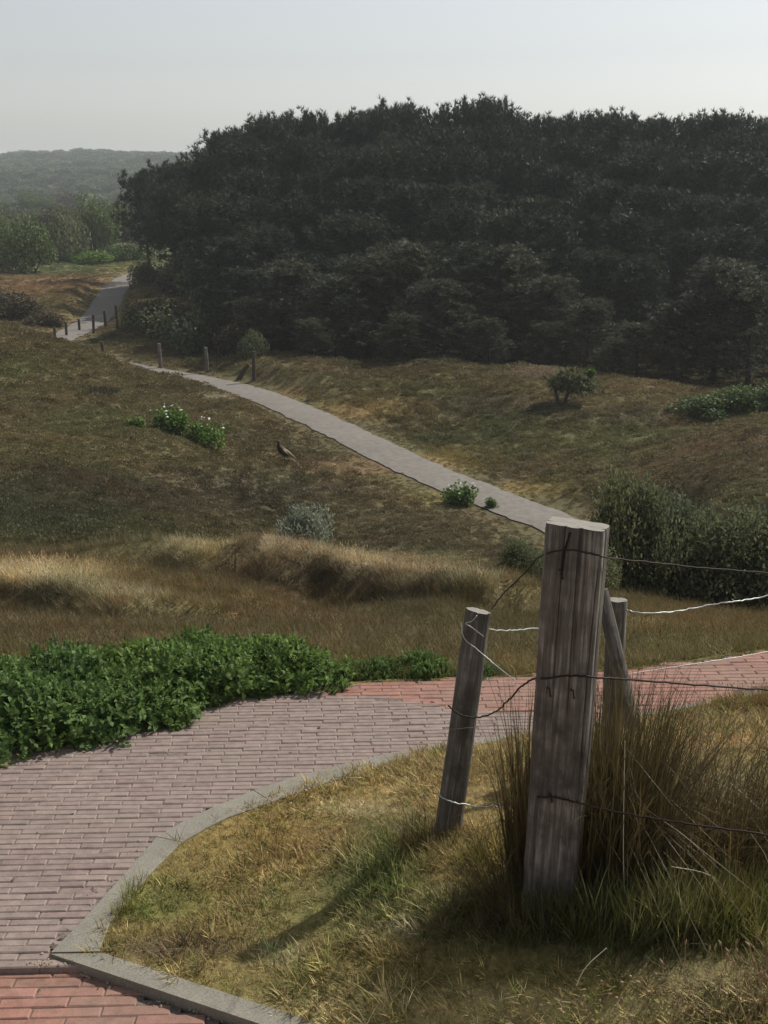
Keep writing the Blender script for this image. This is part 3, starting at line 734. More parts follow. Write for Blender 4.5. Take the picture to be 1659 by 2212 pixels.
# 3 heath and turf on the valley slopes
y = np.exp(rng.uniform(math.log(14), math.log(120), 150000)); x = rng.uniform(-1, 1, len(y)) * .42 * (y + 1)
k = dist_line(fps, x, y) > np.interp(y, [30, 50, 75], [.66, .7, 1.0]); x, y = x[k], y[k]; z = Z(x, y)
t = veg_shade(x, y, z) * rng.uniform(.95, 1.95, (len(x), 1)); s = rng.uniform(.35, .85, len(x)) ** 1.0 * np.clip(y / 40, .6, 1.3); big_ = rng.random(len(x)) < .06; s[big_] *= 1.7; t[big_] *= .75
bare = dist_line(fps, x, y); s = s * np.clip(.35 + (bare - .8) * .35, .35, 1)
pk = rng.integers(0, 5, len(x))
scatter('heath_turf', np.stack([x, y, z], 1), jit(len(x)), np.stack([s, s, s * .8], 1), t, pk, heath_p, 'low brown and olive heath covering the valley slopes', 'heath')
# 4 far scrub on the hills
def scrub_proto(name, seed):
    r0 = np.random.default_rng(seed); n_ = 260
    v = unit(r0.normal(0, 1, (n_, 3))); v[:, 2] = np.abs(v[:, 2]); c = v * np.array([1.6, 1.6, 1.3]) * r0.uniform(.6, 1.05, (n_, 1))
    return proto(name, leaves(c, v + r0.normal(0, .5, (n_, 3)), r0.normal(0, 1, (n_, 3)), r0.uniform(.4, .8, n_), r0.uniform(.3, .5, n_)), m_grass)
scrub_p = [scrub_proto('a_scrub', 1), scrub_proto('b_scrub', 2)]
y = np.exp(rng.uniform(math.log(170), math.log(1300), 9000)); x = rng.uniform(-.5, .35, len(y)) * y
k = fbm(x / (.09 * y), y / (.3 * y), 91, 3) > -.3; x, y = x[k], y[k]; z = Z(x, y)
t = np.array([.085, .105, .058]) * rng.uniform(.5, 1.7, (len(x), 1)); s = rng.uniform(.5, 1.4, len(x)) * np.clip(y / 350, .7, 2.2)
t = t * np.array([1, 1.02, 1])
scatter('hill_scrub', np.stack([x, y, z], 1), jit(len(x), .1), np.stack([s * 1.3, s * 1.3, s * .8], 1), t, rng.integers(0, 2, len(x)), scrub_p, 'hazy green scrub covering the far dune hills', 'scrub')
print('scatter', time.time() - T0)

# ------------------------------------------------------------------ trees and bushes
ORD = ['first', 'second', 'third', 'fourth', 'fifth', 'sixth', 'seventh', 'eighth', 'ninth', 'tenth', 'eleventh', 'twelfth', 'thirteenth', 'fourteenth', 'fifteenth', 'sixteenth', 'seventeenth', 'eighteenth', 'nineteenth', 'twentieth', 'twenty-first', 'twenty-second', 'twenty-third', 'twenty-fourth', 'twenty-fifth', 'twenty-sixth', 'twenty-seventh', 'twenty-eighth', 'twenty-ninth', 'thirtieth'] + ['thirty-' + k for k in ('first', 'second', 'third', 'fourth', 'fifth', 'sixth', 'seventh', 'eighth', 'ninth')] + ['fortieth'] + ['forty-' + k for k in ('first', 'second', 'third', 'fourth', 'fifth', 'sixth', 'seventh', 'eighth', 'ninth')]
def pine_variant(seed, mat, squat=False, lowc=None):
    r0 = np.random.default_rng(seed)
    H = 10.0; mb = MB()
    lean = r0.normal(0, .35, 2)
    tp = [np.array([lean[0] * t * t + .15 * math.sin(4 * t + seed), lean[1] * t * t + .12 * math.cos(3 * t), H * .93 * t]) for t in np.linspace(0, 1, 9)]
    mb.tube(tp, np.linspace(.17, .03, 9), 7)
    cl = []; dr = []
    nbr = 64
    low = lowc if lowc else (.12 if squat else .22)
    for i in range(nbr):
        t = low + (1 - low) * (i / nbr) ** .85; base = np.array([np.interp(t, np.linspace(0, 1, 9), [p_[k] for p_ in tp]) for k in range(3)])
        a = i * 2.4 + r0.normal(0, .3); prof = math.sin(math.pi * min(1, (t - low * .4) / (1 - low * .4)) ** .75) ** .7
        R_ = 2.3 * max(.18, prof) * r0.uniform(.7, 1.15)
        up = r0.uniform(.05, .45) + .5 * t
        e = base + np.array([math.cos(a) * R_, math.sin(a) * R_, R_ * up])
        mid_ = (base + e) / 2 - np.array([0, 0, .12 * R_])
        bp_ = chaikin(np.array([base, mid_, e]), 1)
        mb.tube(bp_, np.linspace(.045, .012, len(bp_)), 4, False)
        for k in range(11):
            q = r0.uniform(.3, 1.05); c = base * (1 - q) + e * q + r0.normal(0, .27, 3) * np.array([1, 1, .6])
            cl.append(c); dd = (e - base) / np.linalg.norm(e - base) * .5 + np.array([0, 0, .8]) + r0.normal(0, .4, 3); dr.append(dd)
    for k in range(26):   # upright candles standing out of the crown top
        c = tp[-1] + np.array([r0.normal(0, .9), r0.normal(0, .9), r0.uniform(-.9, .45)])
        for q in range(4): cl.append(c + [0, 0, .16 * q]); dr.append(np.array([r0.normal(0, .15), r0.normal(0, .15), 1.]))
    for k in range(60):   # leader and top shoots
        c = tp[-1] + r0.normal(0, .5, 3) * np.array([1.1, 1.1, .7]); cl.append(c); dr.append(np.array([0, 0, 1.4]) + r0.normal(0, .3, 3))
    cl = np.array(cl); dr = unit(np.array(dr)); m = len(cl)
    cc = np.repeat(cl, 4, 0) + r0.normal(0, .12, (m * 4, 3)); dd = np.repeat(dr, 4, 0) + r0.normal(0, .35, (m * 4, 3))
    V1, F1 = needles(cc, dd, r0.uniform(.22, .42, m * 4), .05, 9, .45, r0)
    tb = np.exp(r0.normal(0, .28, m)); tt_ = np.repeat(tb, 4 * 27)[:, None] * np.array([1, 1, 1.0])
    crown = mesh_from('crown', V1, F1, [mat], False, np.clip(tt_, .4, 3)); trunk = mb.mesh('trunk', [m_bark])
    return trunk, crown
pines = [pine_variant(s, m_needle) for s in range(6)]
highp = [pine_variant(40 + s, m_needle, False, .33) for s in range(2)]
greyp = [pine_variant(20 + s, m_needle2, True) for s in range(3)]
def plant_tree(name, trunk, crown, loc, rz, sxy, sz, label, cat_, group):
    o = empty(name, loc, rz); tag(o, label, cat_, group)
    for nm, me in (('trunk', trunk), ('crown', crown)):
        if me is None: continue
        c = link(nm, me, o); c.scale = (sxy, sxy, sz)
    return o
sky_px = [200, 250, 290, 340, 400, 450, 500, 560, 630, 690, 760, 820, 880, 940, 1010, 1080, 1150, 1220, 1290, 1350, 1430, 1500, 1580, 1659, 1900, 2300]
sky_py = [v + 17 for v in [400, 385, 352, 330, 316, 292, 262, 256, 242, 243, 234, 234, 208, 214, 216, 214, 240, 245, 228, 240, 248, 240, 236, 248, 250, 250]]
ranks = [ # name, distance, top py fraction between base and skyline, spacing, px from, px to
    ('front', 57, .46, 3.0, 500, 1800), ('second', 61, .60, 3.0, 470, 1820), ('third', 66, .73, 3.1, 450, 1850), ('fourth', 71, .84, 3.2, 430, 1880),
    ('fifth', 77, .93, 3.3, 400, 1900), ('skyline', 83, 1.0, 2.5, 350, 1920), ('hindmost', 90, 1.0, 2.7, 318, 1940)]
R = random.Random(5)
for rn, Y0, fr, spc, pa, pb in ranks:
    dpt = Y0 * cp + 9 * sp; step = spc / dpt * F; pxx = pa; i = 0
    while pxx < pb:
        Y = Y0 + R.uniform(-2.2, 2.2); q = pxx + R.uniform(-.25, .25) * step
        skyp = np.interp(q, sky_px, sky_py); base = 800
        top = base + (skyp - base) * fr + R.uniform(-6, 16) * (1 if fr >= 1 else 1.8)
        if q < 480: top = max(top, skyp + (90 if fr < .7 else 30) * (1 - fr) + R.uniform(0, 20))
        pt = P(q, top, Y); gz = G(pt[0], Y); h = pt[2] - gz
        trk, crn = R.choice(highp if q < 470 else pines); sxy = (h / 10) ** .5 * R.uniform(.88, 1.12) * 1.06
        lab = f'dark pine in the {rn} rank of the wood, {ORD[i]} from its left end'
        plant_tree('pine_tree', trk, crn, (pt[0], Y, gz - .1), R.uniform(0, 6.28), sxy, h / 9.9, lab, 'pine tree', 'pine trees of the dark wood')
        pxx += step; i += 1
# brownish young pines and thicket before the wood
front = [ # px, top py, base py(px picture), Y, width scale
    (560,640,775,54,1.3),(640,560,785,55,1.5),(720,590,790,53,1.4),(800,545,800,55,1.6),(890,520,805,55.5,1.6),(960,600,805,52,1.4),(1030,560,800,54,1.5),(1120,530,800,55,1.6),
    (1200,590,820,53,1.4),(1270,640,835,51,1.3),(1560,560,880,50,1.6),(1640,600,890,48,1.5),(1480,650,880,49,1.3),(1380,690,850,49,1.2),(680,680,790,51,1.1),(860,670,800,50.5,1.2),(1060,680,800,50,1.1),(1170,690,800,50.5,1.0),(1330,720,845,48.5,1.0),(1440,740,860,48,1.0)]
fd = sorted(front)
for i, (a, tp_, bp_, Y, w) in enumerate(fd):
    pt = P(a, tp_, Y); gz = G(pt[0], Y); h = pt[2] - gz
    trk, crn = greyp[i % 3]
    plant_tree('young_pine', trk, crn, (pt[0], Y, gz - .2), R.uniform(0, 6.28), w * .62 * (h / 5) ** .5, h / 10, f'bushy brown-green young pine before the dark wood, {ORD[i]} from the left', 'pine tree', 'young pines along the foot of the wood')

def bush_variant(seed, mat, rx=1., ry=1., rz=1., nleaf=2500, L=.12, W=.06, lobes=9, stemmat=None, compound=0, up=.3, fill=.35, nstem=10):
    """a bush about 2 units wide and 1..1.3 tall standing on its base"""
    r0 = np.random.default_rng(seed); mb = MB()
    lc = []; lr = []
    for i in range(lobes):
        a = r0.uniform(0, 2 * np.pi); q = r0.uniform(0, .62); zz = r0.uniform(.28, .82) * (1 - .45 * q)
        lc.append((q * math.cos(a), q * math.sin(a), zz)); lr.append(r0.uniform(.2, .42))
    lc = np.array(lc); lr = np.array(lr)
    for i in range(nstem):
        j = i % lobes; a = r0.uniform(0, 2 * np.pi); b0 = np.array([.08 * math.cos(a), .08 * math.sin(a), -.05]); e = lc[j] + r0.normal(0, .08, 3); mid_ = b0 * .5 + e * .5 + np.array([0, 0, -.08])
        bp_ = chaikin(np.array([b0, mid_, e]), 1) * np.array([rx, ry, rz]); mb.tube(bp_, np.linspace(.022, .008, len(bp_)) * max(rx, .6), 5, False)
    j = r0.integers(0, lobes, nleaf); v = unit(r0.normal(0, 1, (nleaf, 3))); rad = np.where(r0.random(nleaf) < fill, r0.uniform(.3, .95, nleaf), r0.uniform(.85, 1.12, nleaf))
    c = lc[j] + v * (lr[j] * rad)[:, None]; ok = c[:, 2] > .02; c = c[ok]; v = v[ok]; m = len(c); c = c * np.array([rx, ry, rz])
    d = unit(v * .6 + r0.normal(0, .6, (m, 3)) + [0, 0, up]); nrm = unit(v + [0, 0, .8] + r0.normal(0, .5, (m, 3)))
    if compound:
        parts = []
        s = unit(np.cross(d, nrm))
        for k in range(compound):
            t = (k // 2 + 1) / (compound // 2 + 1); sd_ = (1 if k % 2 else -1)
            if k == compound - 1: dk = d; t = 1.; ck = c + d * L * 1.6
            else: dk = unit(d * .5 + s * sd_); ck = c + d * (L * 1.6 * t)
            parts.append(leaves(ck, dk, nrm + r0.normal(0, .2, (m, 3)), r0.uniform(.75, 1.2, m) * L, r0.uniform(.8, 1.1, m) * W))
        VF = cat(parts)
    else: VF = leaves(c, d, nrm, r0.uniform(.7, 1.25, m) * L, r0.uniform(.8, 1.2, m) * W)
    return mb.mesh('stems', [stemmat or m_bark]), mesh_from('foliage', VF[0], VF[1], [mat])
def plant_bush(name, var, loc, rz, s, label, cat_, group=None, sz=None):
    o = empty(name, loc, rz); tag(o, label, cat_, group)
    for nm, me in (('stems', var[0]), ('foliage', var[1])):
        c = link(nm, me, o); c.scale = (s, s, sz if sz else s)
    return o
# green hedge plants along the brick path
hv = [bush_variant(100 + k, m_leafg, .40, .38, .155, 1500, .027, .018, 13, None, 7, .5, .3, 14) for k in range(4)]
hedge = [(-60,1655,1.25),(40,1640,1.2),(130,1622,1.2),(-20,1580,1.25),(225,1592,1.15),(110,1560,1.15),(315,1572,1.15),(210,1530,1.1),(405,1548,1.15),(300,1515,1.1),(490,1528,1.15),(400,1495,1.1),(545,1514,1.1),(480,1482,1.15),(592,1504,.95),(540,1474,1.2),(690,1490,.5),(735,1482,.5),(775,1474,.5),(812,1473,.45),(850,1470,.5),(882,1469,.42),(915,1468,.5),(945,1468,.4),(970,1466,.38),(1050,1466,.36)]
for i, (a, bpy_, s) in enumerate(sorted(hedge)):
    pt = PP(a, bpy_); x, y = pt[0], pt[1] + .28 * s; z = G(x, y) if not inside(bed_poly, np.array([x]), np.array([y]))[0] else plane_z(y)
    h_ = 'tall lush' if s > .9 else 'low sparse'
    s *= R.uniform(.85, 1.15)
    plant_bush('hedge_plant', hv[i % 4], (x, y, z - .02), R.uniform(0, 6.28), s, f'{h_} green leafy plant bordering the brick path, {ORD[i]} from the left', 'plant', 'leafy green plants along the brick path', s * R.uniform(.8, 1.35))
# big bush behind the post
bb = [bush_variant(200 + k, m_leaf_bush, 1, 1, 1.05, 8000, .058, .034, 16, None, 0, .3, .4, 20) for k in range(3)]
big = [(1405,1330,13.8,.85,1008),(1490,1340,14.2,.95,1075),(1590,1345,13.4,1.1,1092),(1720,1345,14,1.5,1060),(1275,1335,12.6,.55,1165),(1175,1345,11.0,.5,1190),(1120,1345,10.8,.36,1258),(1345,1330,13.9,.7,1012),(1440,1180,17.0,.8,1040),(1560,1200,17,1.1,1100)]
for i, (a, b0_, Y, s, tp_) in enumerate(sorted(big)):
    pt = P(a, tp_, Y); gz = G(pt[0], Y); h = max(.5, pt[2] - gz)
    plant_bush('broadleaf_bush', bb[i % 3], (pt[0], Y, gz - .05), R.uniform(0, 6.28), s, f'dense dark green bush behind the square post, {ORD[i]} from the left', 'bush', 'dark green bushes behind the square post', h / 1.16)
# silver bush, flowering plants, small tree, low shrubs
sv_ = bush_variant(300, m_leaf_grey, 1, 1, 1, 4800, .085, .045, 12, None, 0, .8, .4)
p_ = P(638, 1176, 23.5); p_[2] = G(p_[0], 23.5); plant_bush('silver_bush', sv_, p_ - [0, 0, .05], 1, .84, 'silvery grey bush standing alone on the brown slope', 'bush', None, 1.12)
for nm, a, b0_, s, sz in (('flowering_bush', 365, 935, .75, .75), ('flowering_bush', 445, 962, .68, .72), ('flowering_bush', 1000, 1092, .62, .62), ('flowering_bush', 1060, 1098, .30, .3), ('flowering_bush', 300, 925, .5, .3)):
    p_ = hit(a, b0_, 14); v = bush_variant(int(400 + a), m_leaf_brt if a < 500 else m_leafg, 1, .8, 1, 1100, .15, .1, 9)
    lab = {365: 'green bush with white flowers on the left slope', 445: 'bright green bush with white flowers lower right of its twin', 1000: 'dark green bush with white blossom at the pale path edge', 1060: 'small green herb at the pale path edge, right of the blossoming bush', 300: 'low flat green herb patch left of the flowering bushes'}[a]
    o = plant_bush(nm, v, p_ - [0, 0, .04], 0, s, lab, 'bush', None, sz)
    if a in (300, 1060): o.name = 'green_herb'; continue
    r0 = np.random.default_rng(a); mb = MB()
    for k in range(10):
        an = r0.uniform(0, 6.28); q = math.sqrt(r0.random()) * .85; cx_, cy_ = q * math.cos(an), q * math.sin(an) * .8; cz_ = 1.12 * math.sqrt(max(0, 1 - (q * .85) ** 2)) + r0.normal(0, .05)
        rr_ = r0.uniform(.035, .075); ring = [(cx_ + rr_ * math.cos(t_) * r0.uniform(.7, 1.2), cy_ + rr_ * math.sin(t_) * r0.uniform(.7, 1.2), cz_ + r0.uniform(-.02, .02)) for t_ in np.linspace(0, 2 * np.pi, 8)[:-1]]
        mb.add([(cx_, cy_, cz_ + .04)] + ring, [(0, 1 + t_, 1 + (t_ + 1) % 7) for t_ in range(7)])
    f = link('blossom', mb.mesh('blossom', [m_flower], False), o); f.scale = (s, s, sz)
st = hit(1212, 872, 14)
stv = bush_variant(501, m_leaf_bush, 1.0, .7, .55, 1500, .15, .08, 8, None, 0, .3, .5, 2)
o = empty('small_tree', st); tag(o, 'small windswept tree with two trunks alone on the right dune', 'tree')
mb = MB()
for dx, sx in ((-.18, -.7), (.2, .9)):
    mb.tube(chaikin(np.array([[dx * .5, 0, -.2], [dx, 0, .4], [dx + sx * .3, 0, .75], [dx + sx * .7, .1, 1.0]]), 2), np.linspace(.08, .03, 11) if False else np.linspace(.08, .03, len(chaikin(np.array([[0, 0, 0.]] * 4), 2))), 6)
link('trunk', mb.mesh('trunk', [m_bark]), o)
c = link('crown', stv[1], o); c.location = (.2, 0, .45); c.scale = (1.3, 1, 1.45)
bt = bush_variant(502, m_leaf_brt, .45, .4, .35, 260, .14, .08, 5, None, 0, .5, .5, 2); c = link('crown', bt[1], o); c.location = (1.0, 0, .95); c.scale = (.75, .8, .8); c['label'] = 'bright yellow-green crown tip'
sh = [bush_variant(600 + k, m, 1, .9, .8, 3200, .085, .06, 12) for k, m in enumerate((m_leaf_far, m_leaf_bush, m_leaf_brn, m_leaf_brt))]
sh += [bush_variant(650, m_leaf_far, 1, 1, .9, 3600, .07, .05, 18, None, 0, .3, .5)]
shr = [ # px, py base, s, sz, variant, label
    (1520,898,1.5,.9,0,'green shrub in the hollow behind the right dune lip'),(1600,890,1.5,1.1,0,'green shrub right of its neighbour behind the dune lip'),(1680,885,1.6,1.2,0,'green shrub at the picture edge behind the dune lip'),
    (545,765,.9,1.7,1,'small green sapling at the foot of the wood near the fence'),(1190,790,1.3,2.2,0,'pale green sapling in the thicket behind the small tree'),
    (430,760,2.2,2.6,1,'dark rounded bush behind the two pale fence posts'),(350,740,1.9,2.2,2,'brownish bush left of the pale fence posts'),(480,700,2.4,3.6,1,'tall dark bush at the left foot of the wood'),(300,700,1.1,1.4,2,'low brown bush beside the far path'),(400,640,2.3,3.4,1,'dark green bush close under the pines by the far path'),
    (500,770,1.4,1.6,2,'low brown thicket bush right of the pale fence posts'),(600,770,1.6,2.4,2,'brown-green bush left in the thicket before the wood'),
    (45,690,2.2,1.5,2,'grey-brown low bush on the left beyond the hill'),(-20,680,3.0,1.9,2,'dark heather bush at the left picture edge beyond the hill'),(95,700,1.8,.9,2,'small grey-brown bush right of the heather bush'),
    (60,590,3.6,4.6,4,'rounded olive bush in the meadow on the left'),(0,580,3.6,4.6,4,'larger olive bush at the left picture edge'),
    (140,566,2.8,6.2,1,'tall dark green conical tree left in the meadow'),(205,550,4.0,5.6,4,'pale green tree right of the conical tree'),(165,545,3,4.6,1,'dark bushy tree behind the conical tree'),
    (210,572,3.2,1.6,3,'bright green bramble patch left of the far path'),(170,566,2.2,1.5,3,'bright green bramble at the foot of the conical tree'),(285,562,2.8,2.0,0,'green bush behind the bend of the far path'),(240,566,2.4,1.7,0,'mid green bush left of the path bend'),
    (350,596,2.6,2.2,1,'dark bush under the leaning pines at the path bend'),(400,612,2.6,2.6,2,'brown bush right of the path bend under the pines'),
    (318,598,1.9,2.6,1,'small dark tree standing beside the far path bend')]
for i, (a, b0_, s, sz, k, lab) in enumerate(shr):
    p_ = hit(a, b0_, 30)
    if a in (318, 430, 350, 480, 400, 500, 600, 545): 
        Yd = {318: 88, 430: 57, 350: 61, 480: 62, 400: 72, 500: 55, 600: 56, 545: 51.6}[a]; q = P(a, b0_, Yd); p_ = np.array([q[0], Yd, G(q[0], Yd)])
    plant_bush('shrub', sh[k], p_ - [0, 0, .1], R.uniform(0, 6.28), s, lab, 'tree' if 'tree' in lab or 'sapling' in lab else 'shrub', None, sz)
# belt of trees in the middle distance
R = random.Random(9); i = 0
belt = sorted([(R.uniform(-120, 420), R.choice([150, 175, 200, 240, 290, 340])) for _ in range(44)])
for a, Y in belt:
    x = (a - 829.5) / F * (Y * cp + 9 * sp); gz = G(x, Y); s = R.uniform(2.6, 4.6) * (Y / 200) ** .3
    plant_bush('scrub_tree', sh[R.choice([0, 4, 1, 1, 2])], (x, Y, gz - .3), R.uniform(0, 6.28), s * 1.2, f'hazy scrub tree in the far valley, {ORD[i]} from the left', 'tree', 'scrub trees in the hazy valley', s * R.uniform(.8, 1.35)); i += 1
print('trees', time.time() - T0)

# ------------------------------------------------------------------ square post
def rough_post(name, B, T, wx, wy, yaw, rings, per, mat, seed, square=True, grooves=9, topcut=(0, 0), parent=None, taper=1.0, depthg=.006):
    r0 = np.random.default_rng(seed)
    B = np.array(B, float); T = np.array(T, float); L = np.linalg.norm(T - B); ax = (T - B) / L
    sx = np.array([math.cos(yaw), math.sin(yaw), 0]); sx = sx - ax * (sx @ ax); sx /= np.linalg.norm(sx); sy = np.cross(ax, sx)
    th = np.linspace(0, 2 * np.pi, per, endpoint=False)
    if square:
        p_ = 9; rr = 1 / (np.abs(np.cos(th)) ** p_ + np.abs(np.sin(th)) ** p_) ** (1 / p_)
    else: rr = np.ones(per) * (1 + .04 * np.sin(3 * th + 1))
    gth = r0.uniform(0, 2 * np.pi, grooves); gw = r0.uniform(.012, .03, grooves) if per > 200 else r0.uniform(.015, .04, grooves); gs = r0.uniform(0, .7, grooves); gl = r0.uniform(.2, .9, grooves); gd = r0.uniform(.4, 1.3, grooves) * depthg
    V = []
    for i in range(rings):
        t = i / (rings - 1); R_ = rr.copy(); tp_ = 1 + (taper - 1) * t
        dep = np.zeros(per)
        for g in range(grooves):
            wv = gth[g] + .05 * math.sin(5 * t + g) ; d = np.abs((th - wv + np.pi) % (2 * np.pi) - np.pi)
            env = np.clip(min((t - gs[g]) / .08, (gs[g] + gl[g] - t) / .08), 0, 1)
            dep += gd[g] * env * np.exp(-(d / gw[g]) ** 2)
        nz = .0022 * fbm(th * 9 / (2 * np.pi) * 2, np.full(per, t * 5.0), seed, 3) + .003 * fbm(th * 2, np.full(per, t * 2.5), seed + 5, 2)
        x_ = np.cos(th) * (R_ * wx / 2 * tp_ - dep + nz); y_ = np.sin(th) * (R_ * wy / 2 * tp_ - dep + nz)
        if i == rings - 1: x_ *= .985; y_ *= .985
        zc = t * L + (topcut[0] * x_ + topcut[1] * y_) * t ** 6
        if i >= rings - 1: zc = zc + .003 * fbm(th * 3, th * 0 + 2, seed, 2)
        for k in range(per): V.append((x_[k], y_[k], zc[k]))
    n0 = len(V); topr = V[-per:]
    Fc = [(i * per + k, i * per + (k + 1) % per, (i + 1) * per + (k + 1) % per, (i + 1) * per + k) for i in range(rings - 1) for k in range(per)]
    o = link(name, mesh_from('shaft', np.array(V), Fc, [mat], True), parent)
    # local frame
    M4 = Matrix(((sx[0], sy[0], ax[0], B[0]), (sx[1], sy[1], ax[1], B[1]), (sx[2], sy[2], ax[2], B[2]), (0, 0, 0, 1)))
    V2 = []; F2 = []
    tr = np.array(topr); cc = tr.mean(0)
    rgs = 5
    for q in range(rgs):
        f = 1 - q / rgs; nz = .003 * fbm(np.cos(th) * 3 * f + 9, np.sin(th) * 3 * f, seed + 2, 3)
        V2 += [tuple(cc + (tr[k] - cc) * f + np.array([0, 0, .0015 + (nz[k] if q else 0)])) for k in range(per)]
    V2.append(tuple(cc + [0, 0, .002]))
    for q in range(rgs - 1): F2 += [(q * per + k, q * per + (k + 1) % per, (q + 1) * per + (k + 1) % per, (q + 1) * per + k) for k in range(per)]
    F2 += [((rgs - 1) * per + k, (rgs - 1) * per + (k + 1) % per, len(V2) - 1) for k in range(per)]
    o2 = link('top_face', mesh_from('top_face', np.array(V2), F2, [m_endgrain], False), parent)
    return o, o2, M4
def make_post(name, label, B, T, wx, wy, yaw, seed, square, mat, grooves=9, topcut=(0, 0), rings=40, per=72, taper=1., depthg=.006, group=None):
    root = empty(name, (0, 0, 0)); tag(root, label, 'post', group)
    sh_, tf_, M4 = rough_post('shaft', B, T, wx, wy, yaw, rings, per, mat, seed, square, grooves, topcut, root, taper, depthg)
    root.matrix_world = M4
    return root
Bq = P(1186, 1975, 3.02); Tq = P(1248, 1133, 3.0)
post = make_post('square_post', 'thick weathered square wooden post in the tall grass, nearest of all', Bq - [0, 0, .05], Tq, .155, .15, math.radians(-17), 4, True, m_wood, 26, (-.05, -.17), 100, 300, 1.04, .015)
# deep split at the head and staples
mb = MB()
def on_face(xl, zl, out=.0): return (xl, -.0775 - out, zl)
Lp = float(np.linalg.norm(Tq - Bq)) + .05
link('split', mesh_from('split', np.array([(-.012, -.0806, Lp + .002), (-.006, -.0806, Lp + .002), (-.016, -.0800, Lp - .05), (-.024, -.080, Lp - .055), (-.021, -.0795, Lp - .12), (-.027, -.0795, Lp - .12)]), [(0, 1, 2, 3), (3, 2, 4, 5)], [m_crack]), post)
for zl, xl in ((Lp - .118, -.024), (Lp - .465, .03), (Lp - .47, -.035), (Lp - .80, -.01)):
    mb = MB(); mb.tube([on_face(xl - .006, zl + .012, .0), on_face(xl - .006, zl + .012, .008), on_face(xl, zl + .014, .009), on_face(xl + .004, zl - .012, .008), on_face(xl + .004, zl - .012, 0)], .0022, 5)
    link('staple', mb.mesh('staple', [m_wire_d]), post)
Bs = P(958, 1835, 3.66); Ts = P(1033, 1320, 3.70)
spost = make_post('round_post', 'slim leaning round wooden post left of the square post', Bs - [0, 0, .05], Ts, .096, .09, 0, 8, False, m_wood_s, 8, (-.1, -.12), 50, 60, .9, .005)
Bt = P(1318, 1640, 4.35); Tt = P(1333, 1296, 4.35)
gz = G(Bt[0], 4.35)
tpost = make_post('round_post', 'round wooden post partly hidden right behind the square post', (Bt[0], 4.35, gz - .05), Tt, .082, .08, 0, 12, False, m_wood_s, 7, (-.05, -.1), 40, 48, 1., .004)
Bb = P(1368, 1560, 4.1); Tb = P(1300, 1275, 4.28)
bpost = make_post('brace_pole', 'slanting brace pole propped against the hidden round post', Bb - [0, 0, .02], Tb, .07, .05, .5, 15, False, m_wood_s, 6, (0, 0), 40, 40, .8, .004)
# ------------------------------------------------------------------ wires
def wire(label, pts, r, mat, twist=0.0):
    p_ = curve_pts([P(*q) for q in pts], 3)
    c0 = p_[0].copy(); mb = MB(); n_ = len(p_)
    q = p_ - c0
    if n_ > 4: q[1:-1] += rng.normal(0, r * .35, (n_ - 2, 3))
    mb.tube(q, r, 6); o = link('fence_wire', mb.mesh('fence_wire', [mat]), None, c0); tag(o, label, 'wire', 'fence wires'); return o
wire('upper dark wire wrapped round the head of the square post', [(1062,1316,3.7),(1085,1283,3.5),(1120,1252,3.25),(1165,1202,3.04),(1186,1192,2.915),(1230,1186,2.905),(1280,1196,2.905),(1308,1204,2.915),(1330,1207,2.98),(1420,1216,3.1),(1540,1229,3.3),(1700,1240,3.5)], .0024, m_wire_d)
wire('middle dark wire sagging from the slim post round the square post', [(968,1524,3.60),(985,1540,3.585),(1010,1550,3.58),(1040,1550,3.59),(1070,1540,3.55),(1100,1512,3.4),(1125,1482,3.2),(1150,1466,3.05),(1172,1466,2.925),(1230,1459,2.905),(1280,1462,2.905),(1300,1464,2.93),(1380,1470,3.0),(1500,1479,3.15),(1700,1493,3.4)], .0030, m_wire_d)
wire('lowest dark wire crossing the square post near the ground', [(1150,1722,3.0),(1165,1722,2.94),(1200,1722,2.925),(1245,1733,2.925),(1290,1745,2.86),(1400,1767,2.78),(1520,1785,2.72),(1700,1808,2.66)], .0028, m_wire_d)
wire('pale wire looped low round the slim leaning post', [(945,1712,3.63),(958,1726,3.60),(985,1736,3.585),(1010,1737,3.6),(1022,1743,3.6),(1050,1744,3.5),(1066,1738,3.45),(1078,1746,3.4),(1100,1740,3.3),(1118,1740,3.2)], .0026, m_wire_g)
wire('pale wire between the slim leaning post and the square post', [(1040,1352,3.69),(1062,1361,3.7),(1110,1363,3.8),(1145,1357,3.9),(1175,1358,4.0)], .0026, m_wire_g)
wire('pale galvanised wire rising right from the hidden round post', [(1354,1318,4.32),(1375,1324,4.3),(1410,1325,4.3),(1470,1320,4.35),(1530,1307,4.4),(1580,1300,4.4),(1620,1296,4.45),(1700,1276,4.5)], .0032, m_wire_g)
wire('thin pale wire above the red bricks at the right', [(1300,1464,4.4),(1420,1446,4.5),(1540,1428,4.6),(1620,1415,4.7),(1720,1396,4.8)], .0016, m_wire_g)
wire('thin twisted wire slanting across the slim leaning post', [(996,1345,3.64),(1000,1380,3.62),(1030,1402,3.63),(1070,1436,3.6),(1115,1472,3.5)], .0016, m_wire_g)
wire('short thin wire ring near the head of the slim post', [(1030,1330,3.63),(1020,1343,3.625),(1002,1346,3.64),(1015,1352,3.62),(1045,1375,3.64)], .0015, m_wire_g)

